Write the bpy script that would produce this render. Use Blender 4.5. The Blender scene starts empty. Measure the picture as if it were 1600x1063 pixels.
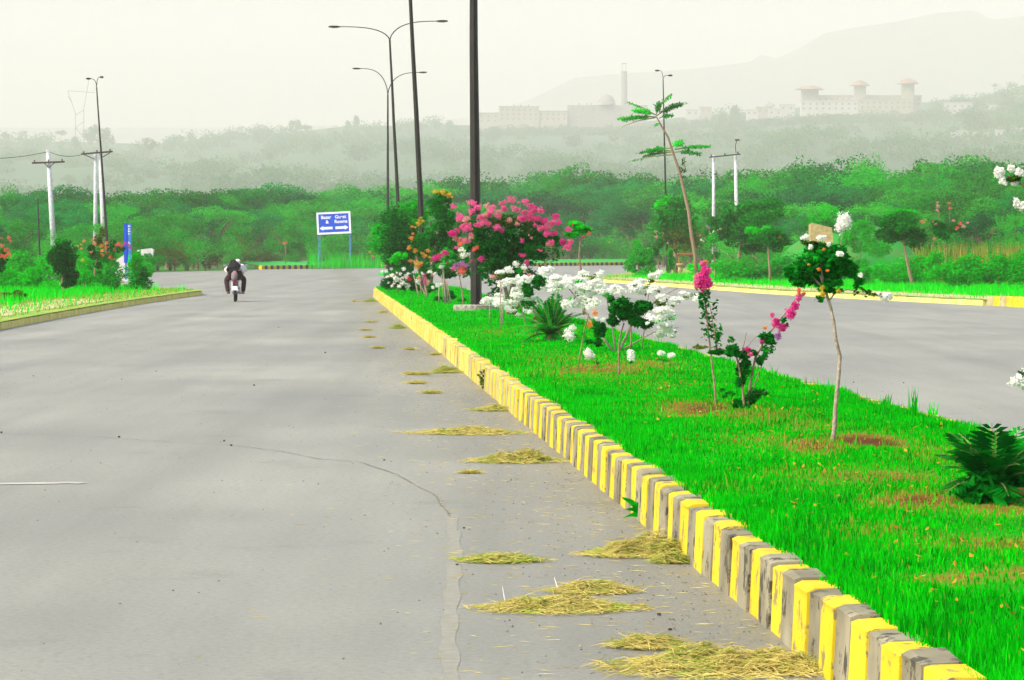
import bpy, bmesh, math, random
import numpy as np
from mathutils import Vector, Matrix, noise as mnoise
random.seed(7); RNG = np.random.default_rng(11)
R = math.radians
scn = bpy.context.scene
COL = scn.collection

# ------------------------------------------------------------------ camera
F = 5000.0; CX, CY, HZ = 800.0, 531.5, 390.0; CAMH = 1.66
PITCH = math.atan((CY - HZ) / F)
cp, sp = math.cos(PITCH), math.sin(PITCH)
def ray(px, py):
    a, b = (px - CX) / F, (CY - py) / F
    return Vector((a, cp + b * sp, -sp + b * cp))
def P(px, py, Y):
    d = ray(px, py); k = Y / d.y
    return Vector((d.x * k, Y, CAMH + d.z * k))
def G(px, py, z=0.0):
    d = ray(px, py); k = (z - CAMH) / d.z
    return Vector((d.x * k, d.y * k, z))
cam_d = bpy.data.cameras.new('camera'); cam = bpy.data.objects.new('camera', cam_d); COL.objects.link(cam)
cam_d.lens = F / 1600 * 36; cam_d.sensor_width = 36; cam_d.clip_start = 0.5; cam_d.clip_end = 20000
cam.location = (0, 0, CAMH); cam.rotation_euler = (math.pi / 2 - PITCH, 0, 0); scn.camera = cam

# ------------------------------------------------------------------ materials
def nodes(name):
    m = bpy.data.materials.new(name); m.use_nodes = True
    nt = m.node_tree; b = nt.nodes['Principled BSDF']
    return m, nt, b
def ramp(nt, stops):
    r = nt.nodes.new('ShaderNodeValToRGB'); e = r.color_ramp.elements
    while len(e) < len(stops): e.new(0.5)
    for i, (p, c) in enumerate(stops):
        e[i].position = p; e[i].color = (c[0], c[1], c[2], 1)
    return r
def mat(name, c1, c2=None, scale=8, rough=0.8, bump=0.0, detail=5, metal=0.0, coord='Object', lo=.35, hi=.65, bscale=None):
    m, nt, b = nodes(name); b.inputs['Roughness'].default_value = rough; b.inputs['Metallic'].default_value = metal
    b.inputs['Specular IOR Level'].default_value = 0.3
    if c2 is None: c2 = tuple(x * .8 for x in c1)
    tc = nt.nodes.new('ShaderNodeTexCoord'); n = nt.nodes.new('ShaderNodeTexNoise')
    n.inputs['Scale'].default_value = scale; n.inputs['Detail'].default_value = detail
    nt.links.new(tc.outputs[coord], n.inputs['Vector'])
    r = ramp(nt, [(lo, c1), (hi, c2)]); nt.links.new(n.outputs['Fac'], r.inputs['Fac'])
    nt.links.new(r.outputs['Color'], b.inputs['Base Color'])
    if bump:
        bp = nt.nodes.new('ShaderNodeBump'); bp.inputs['Strength'].default_value = bump; bp.inputs['Distance'].default_value = .02
        src = n
        if bscale:
            src = nt.nodes.new('ShaderNodeTexNoise'); src.inputs['Scale'].default_value = bscale; src.inputs['Detail'].default_value = 6
            nt.links.new(tc.outputs[coord], src.inputs['Vector'])
        nt.links.new(src.outputs['Fac'], bp.inputs['Height']); nt.links.new(bp.outputs['Normal'], b.inputs['Normal'])
    return m
def leafmat(name, dark, light, transl=.35, objvar=True, rough=.55, pivot=.5):
    m, nt, b = nodes(name); out = nt.nodes['Material Output']
    geo = nt.nodes.new('ShaderNodeNewGeometry'); oi = nt.nodes.new('ShaderNodeObjectInfo')
    tc = nt.nodes.new('ShaderNodeTexCoord'); n = nt.nodes.new('ShaderNodeTexNoise'); n.inputs['Scale'].default_value = .9
    nt.links.new(tc.outputs['Object'], n.inputs['Vector'])
    a1 = nt.nodes.new('ShaderNodeMath'); a1.operation = 'MULTIPLY_ADD'; a1.inputs[1].default_value = .55
    nt.links.new(geo.outputs['Random Per Island'], a1.inputs[0])
    a2 = nt.nodes.new('ShaderNodeMath'); a2.operation = 'MULTIPLY_ADD'; a2.inputs[1].default_value = .7 if objvar else 0; a2.inputs[2].default_value = -.42 if objvar else 0
    nt.links.new(oi.outputs['Random'], a2.inputs[0])
    a3 = nt.nodes.new('ShaderNodeMath'); a3.operation = 'MULTIPLY_ADD'; a3.inputs[1].default_value = .6; a3.inputs[2].default_value = -.05
    nt.links.new(n.outputs['Fac'], a3.inputs[0])
    a4 = nt.nodes.new('ShaderNodeMath'); a4.operation = 'ADD'
    nt.links.new(a2.outputs[0], a4.inputs[0]); nt.links.new(a3.outputs[0], a4.inputs[1])
    nt.links.new(a4.outputs[0], a1.inputs[2])
    r = ramp(nt, [(.1, dark), (.95, light)]); nt.links.new(a1.outputs[0], r.inputs['Fac'])
    nt.links.new(r.outputs['Color'], b.inputs['Base Color']); b.inputs['Roughness'].default_value = rough
    b.inputs['Specular IOR Level'].default_value = .04
    tr = nt.nodes.new('ShaderNodeBsdfTranslucent'); nt.links.new(r.outputs['Color'], tr.inputs['Color'])
    mx = nt.nodes.new('ShaderNodeMixShader'); mx.inputs[0].default_value = transl
    nt.links.new(b.outputs[0], mx.inputs[1]); nt.links.new(tr.outputs[0], mx.inputs[2]); nt.links.new(mx.outputs[0], out.inputs['Surface'])
    return m
M = {}
M['leaf_dark'] = leafmat('dark leaf', (.0004, .085, .004), (.002, .25, .010))
M['leaf_mid'] = leafmat('mid leaf', (.0006, .16, .006), (.004, .52, .012))
M['leaf_bright'] = leafmat('bright leaf', (.0005, .36, .003), (.004, .78, .006))
M['leaf_forest'] = leafmat('forest leaf', (.002, .11, .006), (.04, .58, .028), rough=.7)
M['leaf_forest2'] = leafmat('deep forest leaf', (.0003, .07, .016), (.003, .36, .05), rough=.7)
M['leaf_olive'] = leafmat('olive leaf', (.02, .07, .005), (.12, .20, .01))
M['leaf_hill'] = leafmat('hill leaf', (.015, .10, .03), (.045, .24, .06))
M['leaf_yellow'] = leafmat('yellow leaf', (.35, .25, .005), (.62, .42, .02), objvar=False)
M['straw'] = leafmat('straw', (.19, .15, .025), (.66, .56, .17), transl=.2, objvar=False)
M['straw_green'] = leafmat('green straw', (.08, .2, .02), (.40, .45, .06), transl=.2, objvar=False)
M['reed'] = leafmat('reed', (.20, .20, .02), (.50, .36, .08), transl=.3, objvar=False)
M['grass'] = leafmat('lawn grass', (.0002, .24, .001), (.003, .74, .002), transl=.4, objvar=False)
M['grass_deep'] = leafmat('deep lawn grass', (.0002, .11, .001), (.002, .42, .002), transl=.4, objvar=False)
M['lowkerb'] = None
M['grass_dry'] = leafmat('dry lawn grass', (.10, .20, .006), (.40, .36, .04), transl=.3, objvar=False)
M['grass_pale'] = leafmat('mown pale grass', (.10, .26, .02), (.42, .45, .09), transl=.3, objvar=False)
M['pink'] = leafmat('pink petal', (.74, .04, .24), (.93, .24, .52), transl=.35, objvar=False)
M['magenta'] = leafmat('magenta petal', (.60, .01, .20), (.90, .08, .42), transl=.35, objvar=False)
M['palepink'] = leafmat('pale pink petal', (.65, .22, .24), (.88, .50, .45), transl=.35, objvar=False)
M['coral'] = leafmat('coral petal', (.75, .10, .08), (.90, .28, .18), transl=.35, objvar=False)
M['orange'] = leafmat('orange petal', (.75, .25, .02), (.90, .45, .12), transl=.35, objvar=False)
M['yellowf'] = leafmat('yellow petal', (.60, .42, .01), (.80, .62, .05), transl=.35, objvar=False)
M['white'] = leafmat('white petal', (.86, .87, .78), (.96, .96, .92), transl=.3, objvar=False)
M['mauve'] = leafmat('mauve petal', (.40, .10, .40), (.62, .30, .60), transl=.35, objvar=False)
M['red'] = leafmat('red petal', (.60, .02, .02), (.85, .06, .05), transl=.3, objvar=False)
M['bark'] = mat('bark', (.16, .10, .06), (.30, .22, .15), 30, .9, .4)
M['bark_grey'] = mat('grey bark', (.22, .17, .12), (.38, .32, .25), 40, .9, .4)
M['stem'] = mat('green stem', (.12, .22, .04), (.25, .20, .08), 30, .8)
M['pole_dark'] = mat('dark painted steel', (.007, .006, .006), (.016, .013, .011), 3, .5, .05)
M['pole_conc'] = mat('pole concrete', (.42, .44, .45), (.58, .60, .62), 6, .85, .1)
M['lamp_glass'] = mat('lamp glass', (.5, .5, .45), None, 5, .2)
M['iron'] = mat('crossarm iron', (.03, .03, .03), (.06, .05, .045), 12, .7)
M['insul'] = mat('insulator', (.12, .06, .04), None, 5, .3)
M['conc'] = mat('weathered concrete', (.16, .15, .12), (.36, .34, .28), 14, .95, .5)
M['blue'] = mat('blue sign sheet', (.0, .055, .50), (.0, .075, .62), 1.5, .4)
M['signwhite'] = mat('white reflective', (.80, .82, .84), (.74, .78, .82), 3, .5)
M['bluepost'] = mat('blue grey post', (.03, .16, .30), (.06, .24, .40), 5, .5)
M['whitewash'] = mat('whitewash', (.45, .46, .42), (.62, .62, .58), 3, .9, .3)
M['tanstone'] = mat('tan stone', (.30, .22, .09), (.45, .36, .18), 5, .95, .6)
M['soil'] = mat('soil', (.10, .045, .012), (.24, .14, .04), 12, 1, .6)
M['cloth_black'] = mat('black cloth', (.006, .006, .007), (.012, .012, .013), 20, .95)
M['cloth_white'] = mat('white cloth', (.62, .62, .64), (.72, .72, .74), 10, .9)
M['cloth_maroon'] = mat('maroon cloth', (.02, .009, .013), (.045, .016, .024), 10, .9)
M['cloth_pink'] = mat('pink bag cloth', (.26, .15, .155), (.18, .16, .17), 9, .9)
M['skin'] = mat('skin', (.30, .16, .10), None, 10, .6)
M['rubber'] = mat('rubber', (.012, .012, .012), None, 30, .85)
M['paint_dark'] = mat('bike paint', (.02, .025, .05), None, 5, .3)
M['chrome'] = mat('chrome', (.5, .5, .5), None, 5, .25, metal=.9)
M['redlamp'] = mat('red lamp', (.22, .01, .01), None, 5, .3)
M['wall_far'] = mat('far wall', (.33, .28, .24), (.40, .35, .29), .3, .9)
M['wall_far2'] = mat('far white wall', (.44, .42, .40), (.52, .50, .47), .3, .9)
M['roof_far'] = mat('far roof', (.28, .15, .12), (.34, .2, .16), .3, .9)
M['mosque'] = mat('mosque plaster', (.22, .20, .20), (.30, .27, .27), .3, .9)
M['window_dark'] = mat('dark window', (.14, .14, .14), None, 2, .3)
M['redrail'] = mat('red paint', (.40, .08, .04), None, 5, .6)

# ------------------------------------------------------------------ object helpers
def tag(o, label=None, cat=None, group=None, kind=None):
    if label: o['label'] = label
    if cat: o['category'] = cat
    if group: o['group'] = group
    if kind: o['kind'] = kind
    return o
def thing(name, loc, label, cat, group=None, rz=0):
    o = bpy.data.objects.new(name, None); COL.objects.link(o); o.empty_display_size = .2
    o.location = loc; o.rotation_euler = (0, 0, rz)
    return tag(o, label, cat, group)
class MB:
    """collects vertices and faces in world (or local) coordinates and links them as one mesh"""
    def __init__(s): s.v = []; s.f = []; s.mi = []; s.n = 0
    def add(s, v, f, mi=0):
        v = np.asarray(v, dtype=np.float64).reshape(-1, 3)
        s.v.append(v)
        for q in f: s.f.append(tuple(i + s.n for i in q)); s.mi.append(mi)
        s.n += len(v); return s
    def quads(s, v, mi=0):
        v = np.asarray(v).reshape(-1, 3); k = len(v) // 4
        idx = (np.arange(k * 4).reshape(-1, 4) + s.n).tolist()
        s.v.append(v); s.f += [tuple(q) for q in idx]; s.mi += [mi] * k; s.n += len(v); return s
    def box(s, c, d, mi=0, rz=0, taper=1.0):
        x, y, z = d[0] / 2, d[1] / 2, d[2] / 2
        vs = []
        for (sx, sy, sz) in ((-1,-1,-1),(1,-1,-1),(1,1,-1),(-1,1,-1),(-1,-1,1),(1,-1,1),(1,1,1),(-1,1,1)):
            k = taper if sz > 0 else 1
            a, b = sx * x * k, sy * y * k
            vs.append((c[0] + a * math.cos(rz) - b * math.sin(rz), c[1] + a * math.sin(rz) + b * math.cos(rz), c[2] + sz * z))
        return s.add(vs, [(0,3,2,1),(4,5,6,7),(0,1,5,4),(1,2,6,5),(2,3,7,6),(3,0,4,7)], mi)
    def tube(s, pts, rad, seg=8, mi=0, cap=True, square=None):
        pts = [Vector(p) for p in pts]; n = len(pts)
        if not hasattr(rad, '__len__'): rad = [rad] * n
        vs = []; fs = []; prev = None
        for i, p in enumerate(pts):
            t = (pts[min(i + 1, n - 1)] - pts[max(i - 1, 0)]).normalized()
            if prev is None: a = t.orthogonal().normalized()
            else: a = (prev - t * prev.dot(t)).normalized()
            prev = a; b = t.cross(a)
            for k in range(seg):
                an = 2 * math.pi * k / seg
                q = p + (a * math.cos(an) + b * math.sin(an)) * rad[i]; vs.append(tuple(q))
        for i in range(n - 1):
            for k in range(seg):
                fs.append((i * seg + k, i * seg + (k + 1) % seg, (i + 1) * seg + (k + 1) % seg, (i + 1) * seg + k))
        if cap: fs.append(tuple(range(seg))[::-1]); fs.append(tuple((n - 1) * seg + k for k in range(seg)))
        return s.add(vs, fs, mi)
    def lathe(s, c, prof, seg=20, mi=0):
        vs = []; fs = []
        for (r, z) in prof:
            for k in range(seg):
                a = 2 * math.pi * k / seg; vs.append((c[0] + r * math.cos(a), c[1] + r * math.sin(a), c[2] + z))
        for i in range(len(prof) - 1):
            for k in range(seg):
                fs.append((i * seg + k, i * seg + (k + 1) % seg, (i + 1) * seg + (k + 1) % seg, (i + 1) * seg + k))
        return s.add(vs, fs, mi)
    def prism(s, poly, z0, z1, mi=0):
        n = len(poly); vs = [(p[0], p[1], z0) for p in poly] + [(p[0], p[1], z1) for p in poly]
        fs = [tuple(range(n))[::-1], tuple(range(n, 2 * n))] + [(i, (i + 1) % n, n + (i + 1) % n, n + i) for i in range(n)]
        return s.add(vs, fs, mi)
    def build(s, name, mats, parent=None, smooth=False, rel=True):
        if not isinstance(mats, (list, tuple)): mats = [mats]
        V = np.concatenate(s.v) if s.v else np.zeros((0, 3))
        if parent is not None and rel:
            V = V - np.array(parent_loc(parent))
        me = bpy.data.meshes.new(name)
        me.vertices.add(len(V)); me.vertices.foreach_set('co', V.astype(np.float32).ravel())
        ls = np.fromiter((len(f) for f in s.f), dtype=np.int32, count=len(s.f))
        me.loops.add(int(ls.sum())); me.polygons.add(len(s.f))
        me.loops.foreach_set('vertex_index', np.fromiter((i for f in s.f for i in f), dtype=np.int32))
        me.polygons.foreach_set('loop_start', np.concatenate(([0], np.cumsum(ls)[:-1])).astype(np.int32))
        me.polygons.foreach_set('material_index', np.array(s.mi, dtype=np.int32))
        me.polygons.foreach_set('use_smooth', np.full(len(s.f), bool(smooth), dtype=bool))
        me.update(calc_edges=True)
        for m_ in mats: me.materials.append(m_)
        o = bpy.data.objects.new(name, me); COL.objects.link(o)
        if parent is not None: o.parent = parent
        return o
def parent_loc(p):
    v = Vector(p.location)
    while p.parent: p = p.parent; v = v + Vector(p.location)
    return v
def copy_tree(o, parent=None):
    c = o.copy(); COL.objects.link(c)
    if parent is not None: c.parent = parent
    for ch in list(o.children): copy_tree(ch, c)
    return c
def anchor(mb, name, m, loc, label, cat, group=None, smooth=False, kind=None):
    """a thing that is one mesh, its origin at loc"""
    for i in range(len(mb.v)): mb.v[i] = mb.v[i] - np.array(loc)
    o = mb.build(name, m, None, smooth); o.location = loc
    return tag(o, label, cat, group, kind)

# ---- leaves
def leaves(pts, size, nrm=None, aspect=.5, jitter=.8, up=.3, fold=True):
    """diamond leaves at pts; returns quad verts"""
    n = len(pts); d = RNG.normal(size=(n, 3)); d[:, 2] *= .6; d /= np.linalg.norm(d, axis=1)[:, None]
    nr = RNG.normal(size=(n, 3)) * jitter
    if nrm is not None: nr += nrm
    nr[:, 2] += up
    b = np.cross(d, nr); b /= (np.linalg.norm(b, axis=1)[:, None] + 1e-9)
    L = (size * RNG.uniform(.6, 1.3, n))[:, None]
    p = np.asarray(pts)
    w = L * aspect * .5
    c = np.cross(d, b) * L * .12
    return np.stack([p - d * L * .5, p + b * w + c, p + d * L * .5, p - b * w + c], axis=1).reshape(-1, 3)
def clump_pts(c, r, n, k=12, cr=.38, shell=.55, flat=1.0, k_up=0.0, jit=.03):
    """points in k sub-clumps filling an ellipsoid; also outward normals"""
    c = np.array(c); r = np.array(r, dtype=float)
    u = RNG.normal(size=(k, 3)); u /= np.linalg.norm(u, axis=1)[:, None]
    rad = RNG.uniform(shell, 1, k) ** .7 * (1 - cr * .8)
    cc = u * rad[:, None]; cc[:, 2] += k_up
    cs = RNG.uniform(.65, 1.25, k) * cr
    w = RNG.integers(0, k, n)
    v = RNG.normal(size=(n, 3)); v /= np.linalg.norm(v, axis=1)[:, None]
    rr = RNG.uniform(.35, 1.0, n) ** .5
    q = v * (rr * cs[w])[:, None]; q[:, 2] *= flat
    q = q + cc[w] + RNG.normal(0, jit, (n, 3))
    return c + q * r, v * .9 + u[w] * .5
def foliage(mb, c, r, n, size, k=12, cr=.38, shell=.5, flat=1.0, mi=0, aspect=.5, up=.3):
    p, nr = clump_pts(c, r, n, k, cr, shell, flat); mb.quads(leaves(p, size, nr, aspect, .6, up), mi); return mb
def along(pts, m):
    """m random points along a polyline"""
    pts = [Vector(p) for p in pts]; out = []
    L = [(pts[i + 1] - pts[i]).length for i in range(len(pts) - 1)]; T = sum(L)
    for _ in range(m):
        t = random.random() * T; i = 0
        while i < len(L) - 1 and t > L[i]: t -= L[i]; i += 1
        out.append(tuple(pts[i].lerp(pts[i + 1], min(1, t / max(L[i], 1e-6)))))
    return np.array(out)

# ------------------------------------------------------------------ road frame: t across (right of camera), Y along
KX = .061
def MP(t, Y, z=0.0): return (t - KX * Y, Y, z)
TL, TR, Y0, YN = 1.97, 5.12, 6.0, 119.5
# ground sheet
def sheet(name, poly, z, m, kind='structure'):
    mb = MB(); mb.add([(p[0], p[1], z) for p in poly], [tuple(range(len(poly)))]); o = mb.build(name, m); o['kind'] = kind; return o
def groundmat():
    m, nt, b = nodes('rough grass ground'); b.inputs['Roughness'].default_value = 1; b.inputs['Specular IOR Level'].default_value = .1
    tc = nt.nodes.new('ShaderNodeTexCoord')
    n = nt.nodes.new('ShaderNodeTexNoise'); n.inputs['Scale'].default_value = .12; n.inputs['Detail'].default_value = 8
    nt.links.new(tc.outputs['Object'], n.inputs['Vector'])
    r = ramp(nt, [(.35, (.02, .13, .02)), (.5, (.03, .22, .02)), (.7, (.14, .16, .03))]); nt.links.new(n.outputs['Fac'], r.inputs['Fac'])
    nt.links.new(r.outputs['Color'], b.inputs['Base Color']); return m
M['ground'] = groundmat()
sheet('ground', [(-5300, -60), (5300, -60), (5300, 12000), (-5300, 12000)], -.012, M['ground'])
def roadmat():
    m, nt, b = nodes('worn road surface'); L = nt.links
    b.inputs['Specular IOR Level'].default_value = .45
    tc = nt.nodes.new('ShaderNodeTexCoord')
    def nz(sc, det=6, stretch=None, rough=.55):
        n = nt.nodes.new('ShaderNodeTexNoise'); n.inputs['Scale'].default_value = sc; n.inputs['Detail'].default_value = det; n.inputs['Roughness'].default_value = rough
        if stretch:
            mp = nt.nodes.new('ShaderNodeMapping'); mp.inputs['Scale'].default_value = stretch; L.new(tc.outputs['Object'], mp.inputs['Vector']); L.new(mp.outputs[0], n.inputs['Vector'])
        else: L.new(tc.outputs['Object'], n.inputs['Vector'])
        return n
    a = nz(.16, 5); ra = ramp(nt, [(.3, (.205, .205, .172)), (.5, (.255, .256, .216)), (.75, (.315, .314, .265))]); L.new(a.outputs['Fac'], ra.inputs['Fac'])
    f = nz(26, 5, None, .92); rf = ramp(nt, [(.30, (.3, .3, .3)), (.44, (.84, .84, .84)), (.60, (1.0, 1.0, 1.0)), (.74, (1.2, 1.2, 1.18))]); L.new(f.outputs['Fac'], rf.inputs['Fac'])
    g = nz(.9, 5, (1, .16, 1)); rg = ramp(nt, [(.35, (.90, .90, .89)), (.65, (1.07, 1.07, 1.06))]); L.new(g.outputs['Fac'], rg.inputs['Fac'])
    m1 = nt.nodes.new('ShaderNodeMix'); m1.data_type = 'RGBA'; m1.blend_type = 'MULTIPLY'; m1.inputs[0].default_value = 1
    L.new(ra.outputs[0], m1.inputs[6]); L.new(rf.outputs[0], m1.inputs[7])
    m2 = nt.nodes.new('ShaderNodeMix'); m2.data_type = 'RGBA'; m2.blend_type = 'MULTIPLY'; m2.inputs[0].default_value = 1
    L.new(m1.outputs[2], m2.inputs[6]); L.new(rg.outputs[0], m2.inputs[7])
    sx = nt.nodes.new('ShaderNodeSeparateXYZ'); L.new(tc.outputs['Object'], sx.inputs[0])
    tt = nt.nodes.new('ShaderNodeMath'); tt.operation = 'MULTIPLY_ADD'; tt.inputs[1].default_value = .061; L.new(sx.outputs['Y'], tt.inputs[0]); L.new(sx.outputs['X'], tt.inputs[2])
    wob = nz(.8, 5); t2 = nt.nodes.new('ShaderNodeMath'); t2.operation = 'ADD'; L.new(tt.outputs[0], t2.inputs[0]); L.new(wob.outputs['Fac'], t2.inputs[1])
    rt = ramp(nt, [(.0, (0, 0, 0)), (.42, (0, 0, 0)), (.64, (1, 1, 1)), (.74, (1, 1, 1)), (.86, (.25,) * 3), (1, (0, 0, 0))])
    mr = nt.nodes.new('ShaderNodeMapRange'); mr.inputs['From Min'].default_value = -1.2; mr.inputs['From Max'].default_value = 4.0; L.new(t2.outputs[0], mr.inputs['Value']); L.new(mr.outputs[0], rt.inputs['Fac'])
    peb = nz(70, 5, None, .85); rp = ramp(nt, [(.36, (.42, .40, .36)), (.47, (.82, .81, .77)), (.58, (1.10, 1.06, .94)), (.72, (1.4, 1.34, 1.18))]); L.new(peb.outputs['Fac'], rp.inputs['Fac'])
    tk = nz(1.1, 4, (1, .02, 1)); rk = ramp(nt, [(.36, (.90, .90, .89)), (.5, (1.0, 1.0, 1.0)), (.64, (1.06, 1.06, 1.05))]); L.new(tk.outputs['Fac'], rk.inputs['Fac'])
    m4 = nt.nodes.new('ShaderNodeMix'); m4.data_type = 'RGBA'; m4.blend_type = 'MULTIPLY'; m4.inputs[0].default_value = 1; L.new(m2.outputs[2], m4.inputs[6]); L.new(rk.outputs[0], m4.inputs[7]); m2 = m4
    sn = nz(.75, 7, None, .65); rs_ = ramp(nt, [(.60, (1, 1, 1)), (.68, (.86, .86, .85)), (.76, (.80, .80, .79))]); L.new(sn.outputs['Fac'], rs_.inputs['Fac'])
    m5 = nt.nodes.new('ShaderNodeMix'); m5.data_type = 'RGBA'; m5.blend_type = 'MULTIPLY'; m5.inputs[0].default_value = 1; L.new(m2.outputs[2], m5.inputs[6]); L.new(rs_.outputs[0], m5.inputs[7]); m2 = m5
    m3 = nt.nodes.new('ShaderNodeMix'); m3.data_type = 'RGBA'; m3.blend_type = 'MULTIPLY'; L.new(rt.outputs[0], m3.inputs[0]); L.new(m2.outputs[2], m3.inputs[6]); L.new(rp.outputs[0], m3.inputs[7])
    L.new(m3.outputs[2], b.inputs['Base Color'])
    rr = ramp(nt, [(.3, (.50,) * 3), (.7, (.72,) * 3)]); L.new(a.outputs['Fac'], rr.inputs['Fac']); L.new(rr.outputs[0], b.inputs['Roughness'])
    bp = nt.nodes.new('ShaderNodeBump'); bp.inputs['Strength'].default_value = .35; bp.inputs['Distance'].default_value = .006
    L.new(f.outputs['Fac'], bp.inputs['Height']); L.new(bp.outputs[0], b.inputs['Normal'])
    return m
M['road'] = roadmat()
farL = [(-90, 205), (-45, 212), (-27, 226), (-22.5, 255), (-20.8, 268), (-10, 290), (11.5, 339), (45, 380), (90, 400)]
sheet('road', [(-60, -40), (60, -40), (90, 100), (90, 400)] + farL[::-1][1:], 0.0, M['road'])

# verges ---------------------------------------------------------------
def smooth_poly(pts, k=3):
    for _ in range(k):
        q = [pts[0]]
        for a, b in zip(pts[:-1], pts[1:]):
            q += [(a[0] * .75 + b[0] * .25, a[1] * .75 + b[1] * .25), (a[0] * .25 + b[0] * .75, a[1] * .25 + b[1] * .75)]
        q.append(pts[-1]); pts = q
    return pts
leftE = smooth_poly([(-7.0, 5), (-8.6, 30), (-9.9, 52), (-10.6, 66.4), (-11.2, 87.4), (-11.35, 110), (-11.2, 119), (-13.5, 124), (-18.5, 140), (-30, 165), (-70, 190)], 2)
rightE = smooth_poly([(22, 5), (19.5, 50), (16.5, 80), (14.7, 92), (13.5, 96.5), (9.5, 118.6), (8, 134), (4.7, 160), (4.0, 172), (6.0, 190), (9.0, 225), (14, 250), (40, 290), (100, 330)], 2)
M['verge'] = mat('mown verge', (.30, .36, .06), (.16, .34, .03), .6, 1, 0, 8)
M['pale'] = mat('pale path', (.50, .47, .25), (.34, .40, .12), .8, 1, .2, 8)
sheet('verge_ground', leftE + [(-200, 190), (-200, 5)], .17, M['verge'])
sheet('verge_ground', rightE + [(200, 330), (200, 5)], .17, M['verge'])
def resample(pts, step):
    out = [Vector((pts[0][0], pts[0][1], 0))]; acc = 0
    for a, b in zip(pts[:-1], pts[1:]):
        a = Vector((a[0], a[1], 0)); b = Vector((b[0], b[1], 0)); L = (b - a).length
        if L < 1e-6: continue
        t = step - acc
        while t <= L: out.append(a.lerp(b, t / L)); t += step
        acc = L - (t - step)
    return out
def kerb(name, pts, side, h, w, step, mats, pick, label, z0=-.01, jit=.008, gap=.012, bev=.025):
    """row of stones along pts; side=+1 stones lie to the right of the direction of travel"""
    q = resample(pts, step); mb = MB()
    for i in range(len(q) - 1):
        a, b = q[i], q[i + 1]; d = (b - a).normalized(); n = Vector((d.y, -d.x, 0)) * side
        a2 = a + d * gap * random.uniform(.2, 1.0); b2 = b - d * gap * random.uniform(.2, 1.0)
        hh = h + random.uniform(-jit, jit); off = n * random.uniform(-jit, jit)
        prof = [(0, z0), (.012, hh - bev * 1.4), (bev * .5, hh - bev * .4), (bev * 1.6, hh), (w, hh + .004), (w, z0)]
        vs = []
        for base in (a2, b2):
            for (o_, z_) in prof:
                j = random.uniform(-.004, .004)
                p = base + off + n * (o_ + j); vs.append((p.x, p.y, z_ + (j if z_ > 0 else 0)))
        k = len(prof); fs = [tuple(range(k)), tuple(range(k, 2 * k))[::-1]] + [(x, x + k, (x + 1) % k + k, (x + 1) % k) for x in range(k)]
        if side > 0: fs = [f[::-1] for f in fs]
        mb.add(vs, fs, pick(i, a))
    o = mb.build(name, mats); o['kind'] = 'structure'; o['label'] = label; return o
def kerbpaint(name, c, c2, under, thr=.62, sc=7):
    m, nt, b = nodes(name); L = nt.links; b.inputs['Roughness'].default_value = .75; b.inputs['Specular IOR Level'].default_value = .3
    tc = nt.nodes.new('ShaderNodeTexCoord')
    n = nt.nodes.new('ShaderNodeTexNoise'); n.inputs['Scale'].default_value = sc; n.inputs['Detail'].default_value = 9; n.inputs['Roughness'].default_value = .7
    n2 = nt.nodes.new('ShaderNodeTexNoise'); n2.inputs['Scale'].default_value = 2.3; n2.inputs['Detail'].default_value = 5
    for x in (n, n2): L.new(tc.outputs['Object'], x.inputs['Vector'])
    r1 = ramp(nt, [(.35, c), (.65, c2)]); L.new(n2.outputs['Fac'], r1.inputs['Fac'])
    r2 = ramp(nt, [(thr, (0, 0, 0)), (thr + .035, (1, 1, 1))]); L.new(n.outputs['Fac'], r2.inputs['Fac'])
    mx = nt.nodes.new('ShaderNodeMix'); mx.data_type = 'RGBA'; L.new(r2.outputs[0], mx.inputs[0]); L.new(r1.outputs[0], mx.inputs[6]); mx.inputs[7].default_value = (*under, 1)
    L.new(mx.outputs[2], b.inputs['Base Color'])
    bp = nt.nodes.new('ShaderNodeBump'); bp.inputs['Strength'].default_value = .4; bp.inputs['Distance'].default_value = .01
    L.new(n.outputs['Fac'], bp.inputs['Height']); L.new(bp.outputs[0], b.inputs['Normal'])
    return m
M['ky'] = kerbpaint('yellow kerb paint', (.56, .41, .002), (.66, .50, .015), (.24, .19, .08), .56, 9)
M['kyo'] = kerbpaint('old yellow kerb paint', (.52, .43, .05), (.64, .55, .13), (.34, .29, .13), .55)
M['kg'] = kerbpaint('bare grey kerb', (.15, .135, .08), (.30, .275, .18), (.06, .055, .035), .54)
M['kgo'] = kerbpaint('faded kerb stripe', (.30, .27, .12), (.42, .38, .18), (.20, .18, .10), .58)
M['kb'] = kerbpaint('dark kerb paint', (.03, .04, .05), (.06, .07, .08), (.15, .15, .14), .68)
medL = [MP(TL, Y)[:2] for Y in (Y0, 40, 80, 112)] + [MP(TL + .15, 116)[:2], MP(TL + .6, 118.6)[:2], MP(TL + 1.2, 119.8)[:2], MP((TL + TR) / 2, 120.2)[:2]]
medR = [MP((TL + TR) / 2, 120.2)[:2], MP(TR - 1.2, 119.8)[:2], MP(TR - .6, 118.6)[:2], MP(TR - .15, 116)[:2]] + [MP(TR, Y)[:2] for Y in (112, 80, 40, Y0)]
M['lowkerb'] = kerbpaint('faded verge kerb paint', (.62, .54, .10), (.72, .65, .22), (.46, .42, .20), .60, 4)
def pick_med(i, a):
    Y = a.y; odd = i % 2
    if Y < 31: return 1 if odd else 0
    if Y < 41: return (3 if odd else 0)
    if Y < 50: return 3 if (odd and random.random() < .5) else 2
    return 2
kerb('median_kerb', medL + medR[1:], 1, .295, .155, .345, [M['ky'], M['kg'], M['kyo'], M['kgo']], pick_med, 'yellow and bare grey striped concrete kerb edging the grassy median')
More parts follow.
